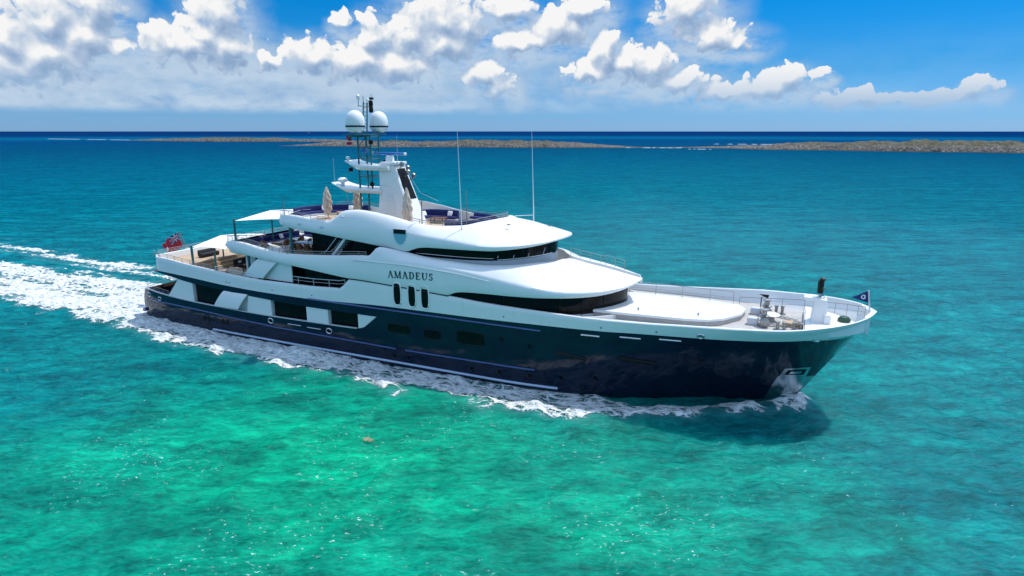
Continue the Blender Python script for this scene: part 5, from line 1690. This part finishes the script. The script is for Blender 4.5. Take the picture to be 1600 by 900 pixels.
# sun deck, aft: long bench under the port rim
sofa(arc_path(24.2, 0.0, 5.3, 4.35, 92, 196, 22), ZS, 'long curved navy bench along the aft rim of the sun deck', inner=1, back=0.5)
pillow(20.0, 2.25, ZS + 0.68, R(-40), 'pale pillow at the aft end of the long curved navy bench')
pillow(22.3, 3.62, ZS + 0.68, R(-65), 'pale pillow at the mast end of the long curved navy bench')
table(22.6, 1.9, ZS, (1.3, 0.8), R(-25), 'low teak table beside the long curved navy bench', 'teak', 'wood', 0.42)
o = MB().cushion((25.6, 3.0, ZS + 0.22), (2.3, 1.5, 0.38), R(4), 0.1).build('sun_pad', M['blue_mat'])
tag(o, 'pale blue sun pad lying on the sun deck behind the tower', 'sun pad')
# sun deck, forward: horseshoe sofa with a low table, then the seat in the nose
sofa([(31.6, 1.15), (31.45, 1.9), (31.5, 2.8), (31.9, 3.35), (32.6, 3.55), (33.8, 3.55), (35.0, 3.5)][::-1], ZS + 0.05, 'navy horseshoe sofa forward of the tower with a striped pillow', inner=1, back=0.52)
pillow(31.95, 2.3, ZS + 0.75, R(0), 'pale pillow in the curved corner of the navy horseshoe sofa', m='white_cloth')
pillow(34.2, 3.2, ZS + 0.75, R(-90), 'striped pale pillow on the straight side of the navy horseshoe sofa')
table(33.6, 2.05, ZS, (1.5, 0.9), 0, 'low wooden table inside the navy horseshoe sofa', 'wood', 'wood', 0.48)
sofa(arc_path(34.2, 0, 6.4, 3.3, 64, 8, 14), ZS + 0.3, 'curved navy seat in the forward nose of the sun deck', inner=-1, back=0.25)
sofa(arc_path(34.2, 0, 6.4, 3.4, -10, -62, 14), ZS + 0.3, 'curved navy seat behind the wind screen on the near side of the sun deck', inner=-1, back=0.25)
# bridge deck aft
ZB_ = 8.25
sofa([(14.75, 3.9), (14.55, 2.0), (14.5, 0.0), (14.55, -2.0), (14.75, -3.9)], ZB_, 'long navy sofa across the aft end of the bridge deck', inner=1, back=0.45)
pillow(14.95, 1.2, ZB_ + 0.7, 0, 'pale pillow in the middle of the long navy bridge deck sofa')
sofa([(17.4, 4.9), (16.0, 4.85), (15.0, 4.7)], ZB_, 'short navy sofa by the far rail of the bridge deck', inner=1, back=0.45)
table(16.3, 0.0, ZB_, (1.2, 2.2), 0, 'low varnished table before the long navy bridge deck sofa', 'wood', 'wood', 0.45)
for (x, y, rz, lab) in ((17.5, 1.2, 180, 'brown wicker armchair facing the low varnished table, port of the centreline'), (17.6, -0.9, 175, 'brown wicker armchair facing the low varnished table, starboard of the centreline'),
                        (16.2, -2.4, 90, 'brown wicker armchair beside the low varnished table, nearest the rail')):
    chair(x, y, ZB_, R(rz), lab, 'wicker armchairs on the bridge deck', wide=0.8)
table(20.4, -0.9, ZB_, (2.4, 1.5), R(0), 'dining table with blue top under the sun deck overhang', 'blue_top', 'wood', 0.76)
for (x, y, rz) in ((19.5, -2.0, 90), (20.4, -2.0, 90), (21.3, -2.0, 90), (19.5, 0.2, -90), (20.4, 0.2, -90), (21.3, 0.2, -90), (18.8, -0.9, 0), (22.0, -0.9, 180)):
    chair(x, y, ZB_, R(rz), 'brown dining armchair pushed up to the blue topped table', 'dining chairs round the blue topped table', 'wood')
# upper deck aft
ZU = 5.33
sofa([(9.6, 3.6), (9.6, 1.0), (9.6, -0.6)][::-1], ZU, 'black sofa with pale cushions across the teak after deck', 'black_cloth', inner=-1, back=0.5)
for k, (y, l) in enumerate(((2.8, 'far'), (1.4, 'middle'), (0.1, 'near'))):
    pillow(9.72, y, ZU + 0.74, 0, 'pale cushion at the %s end of the black after deck sofa' % l if l != 'middle' else 'pale cushion in the middle of the black after deck sofa')
sofa([(5.6, -1.6), (5.6, 0.6)], 6.41, 'low black sofa standing alone on the open teak deck', 'black_cloth', inner=-1, back=0.3)
sofa([(13.4, -2.9), (11.6, -2.9)][::-1], ZU, 'pale cream sofa on the near side of the covered after deck', 'cream_cloth', inner=1, back=0.35)
table(11.4, 0.6, ZU, (1.4, 2.0), 0, 'wooden table in front of the black after deck sofa', 'wood', 'wood', 0.5)
for (x, y, rz, lab) in ((13.0, 0.9, 180, 'dark wicker chair behind the wooden after deck table, farther from the camera'), (13.0, -0.4, 180, 'dark wicker chair behind the wooden after deck table, nearer the camera')):
    chair(x, y, ZU, R(rz), lab, 'wicker chairs on the after deck', wide=0.8)
pl = empty('potted_plant', (13.2, -4.6, ZU)); tag(pl, 'small potted plant beside the near rail of the after deck', 'plant')
MB().lathe((13.2, -4.6, ZU), [(0.2, 0), (0.27, 0.5), (0.29, 0.52), (0.24, 0.52), (0.22, 0.46)], 18).build('pot', M['pot'], pl)
b = MB(); rg = random.Random(5)
for k in range(150):
    a, e = rg.uniform(0, 6.28), rg.uniform(0.1, 1.5); r = rg.uniform(0.1, 0.42)
    c = Vector((13.2 + r * math.cos(a) * math.cos(e), -4.6 + r * math.sin(a) * math.cos(e), ZU + 0.5 + r * 1.3 * math.sin(e)))
    d = Vector((rg.uniform(-1, 1), rg.uniform(-1, 1), rg.uniform(-.3, 1))).normalized(); q = d.cross(Vector((0, 0.3, 1))).normalized()
    b.add([c - d * 0.09, c + q * 0.035, c + d * 0.09, c - q * 0.035], [(0, 1, 2, 3)])
b.build('foliage', M['leaf'], pl, flat=True)
# main deck at the stern
sofa([(5.6, -3.9), (4.0, -3.9), (3.2, -3.2), (3.0, -1.5), (3.0, 1.5)][::-1], 2.02, 'dark sofa on the main deck at the stern under the overhang', 'black_cloth', inner=-1, back=0.75, depth=0.9)

# ================================================================== far and floating things
bt = empty('motor_boat', (-5300, 5980, 0)); tag(bt, 'tiny white boat on the horizon left of the mast', 'boat')
b = MB(); P = []
for i in range(13):
    u = i / 12; w = 3.4 * math.sqrt(max(0.0, 1 - u ** 2.4)) if u > 0 else 3.3
    P.append([(-5312 + 24 * u, 5980 - w, 3.0 + u), (-5312 + 23 * u, 5980 - w * .8, -0.6), (-5312 + 23 * u, 5980 + w * .8, -0.6), (-5312 + 24 * u, 5980 + w, 3.0 + u)])
b.grid(P, closed=True); b.add(P[0], [(0, 1, 2, 3)])
b.build('hull', M['white'], bt)
MB().box((-5302, 5980, 5.0), (10, 4.6, 3.6), top=0.8).build('cabin', M['white'], bt)
MB().box((-5302, 5980, 5.2), (9.6, 4.5, 0.9), top=0.96).build('window', M['glass'], bt)
MB().tube([(-5303, 5980, 6.5), (-5303, 5980, 12)], 0.2, 6).build('mast', M['white'], bt)

b = MB(); rg = random.Random(11)
for k in range(45):
    a = rg.uniform(0, 6.28); r = rg.uniform(0, 1) ** 0.7
    c = Vector((40.2 + 0.42 * r * math.cos(a), -18.5 + 0.22 * r * math.sin(a), 0.12 + rg.uniform(0, 0.08)))
    d = Vector((rg.uniform(-1, 1), rg.uniform(-.6, .6), rg.uniform(-.2, .3))).normalized() * rg.uniform(0.06, 0.16); q = d.cross(Vector((0, 0, 1))).normalized() * 0.035
    b.add([c - d, c + q, c + d, c - q], [(0, 1, 2, 3)])
tag(b.build('seaweed', M['weed'], flat=True), 'small orange brown raft of floating weed in the green shallows before the yacht', 'seaweed')
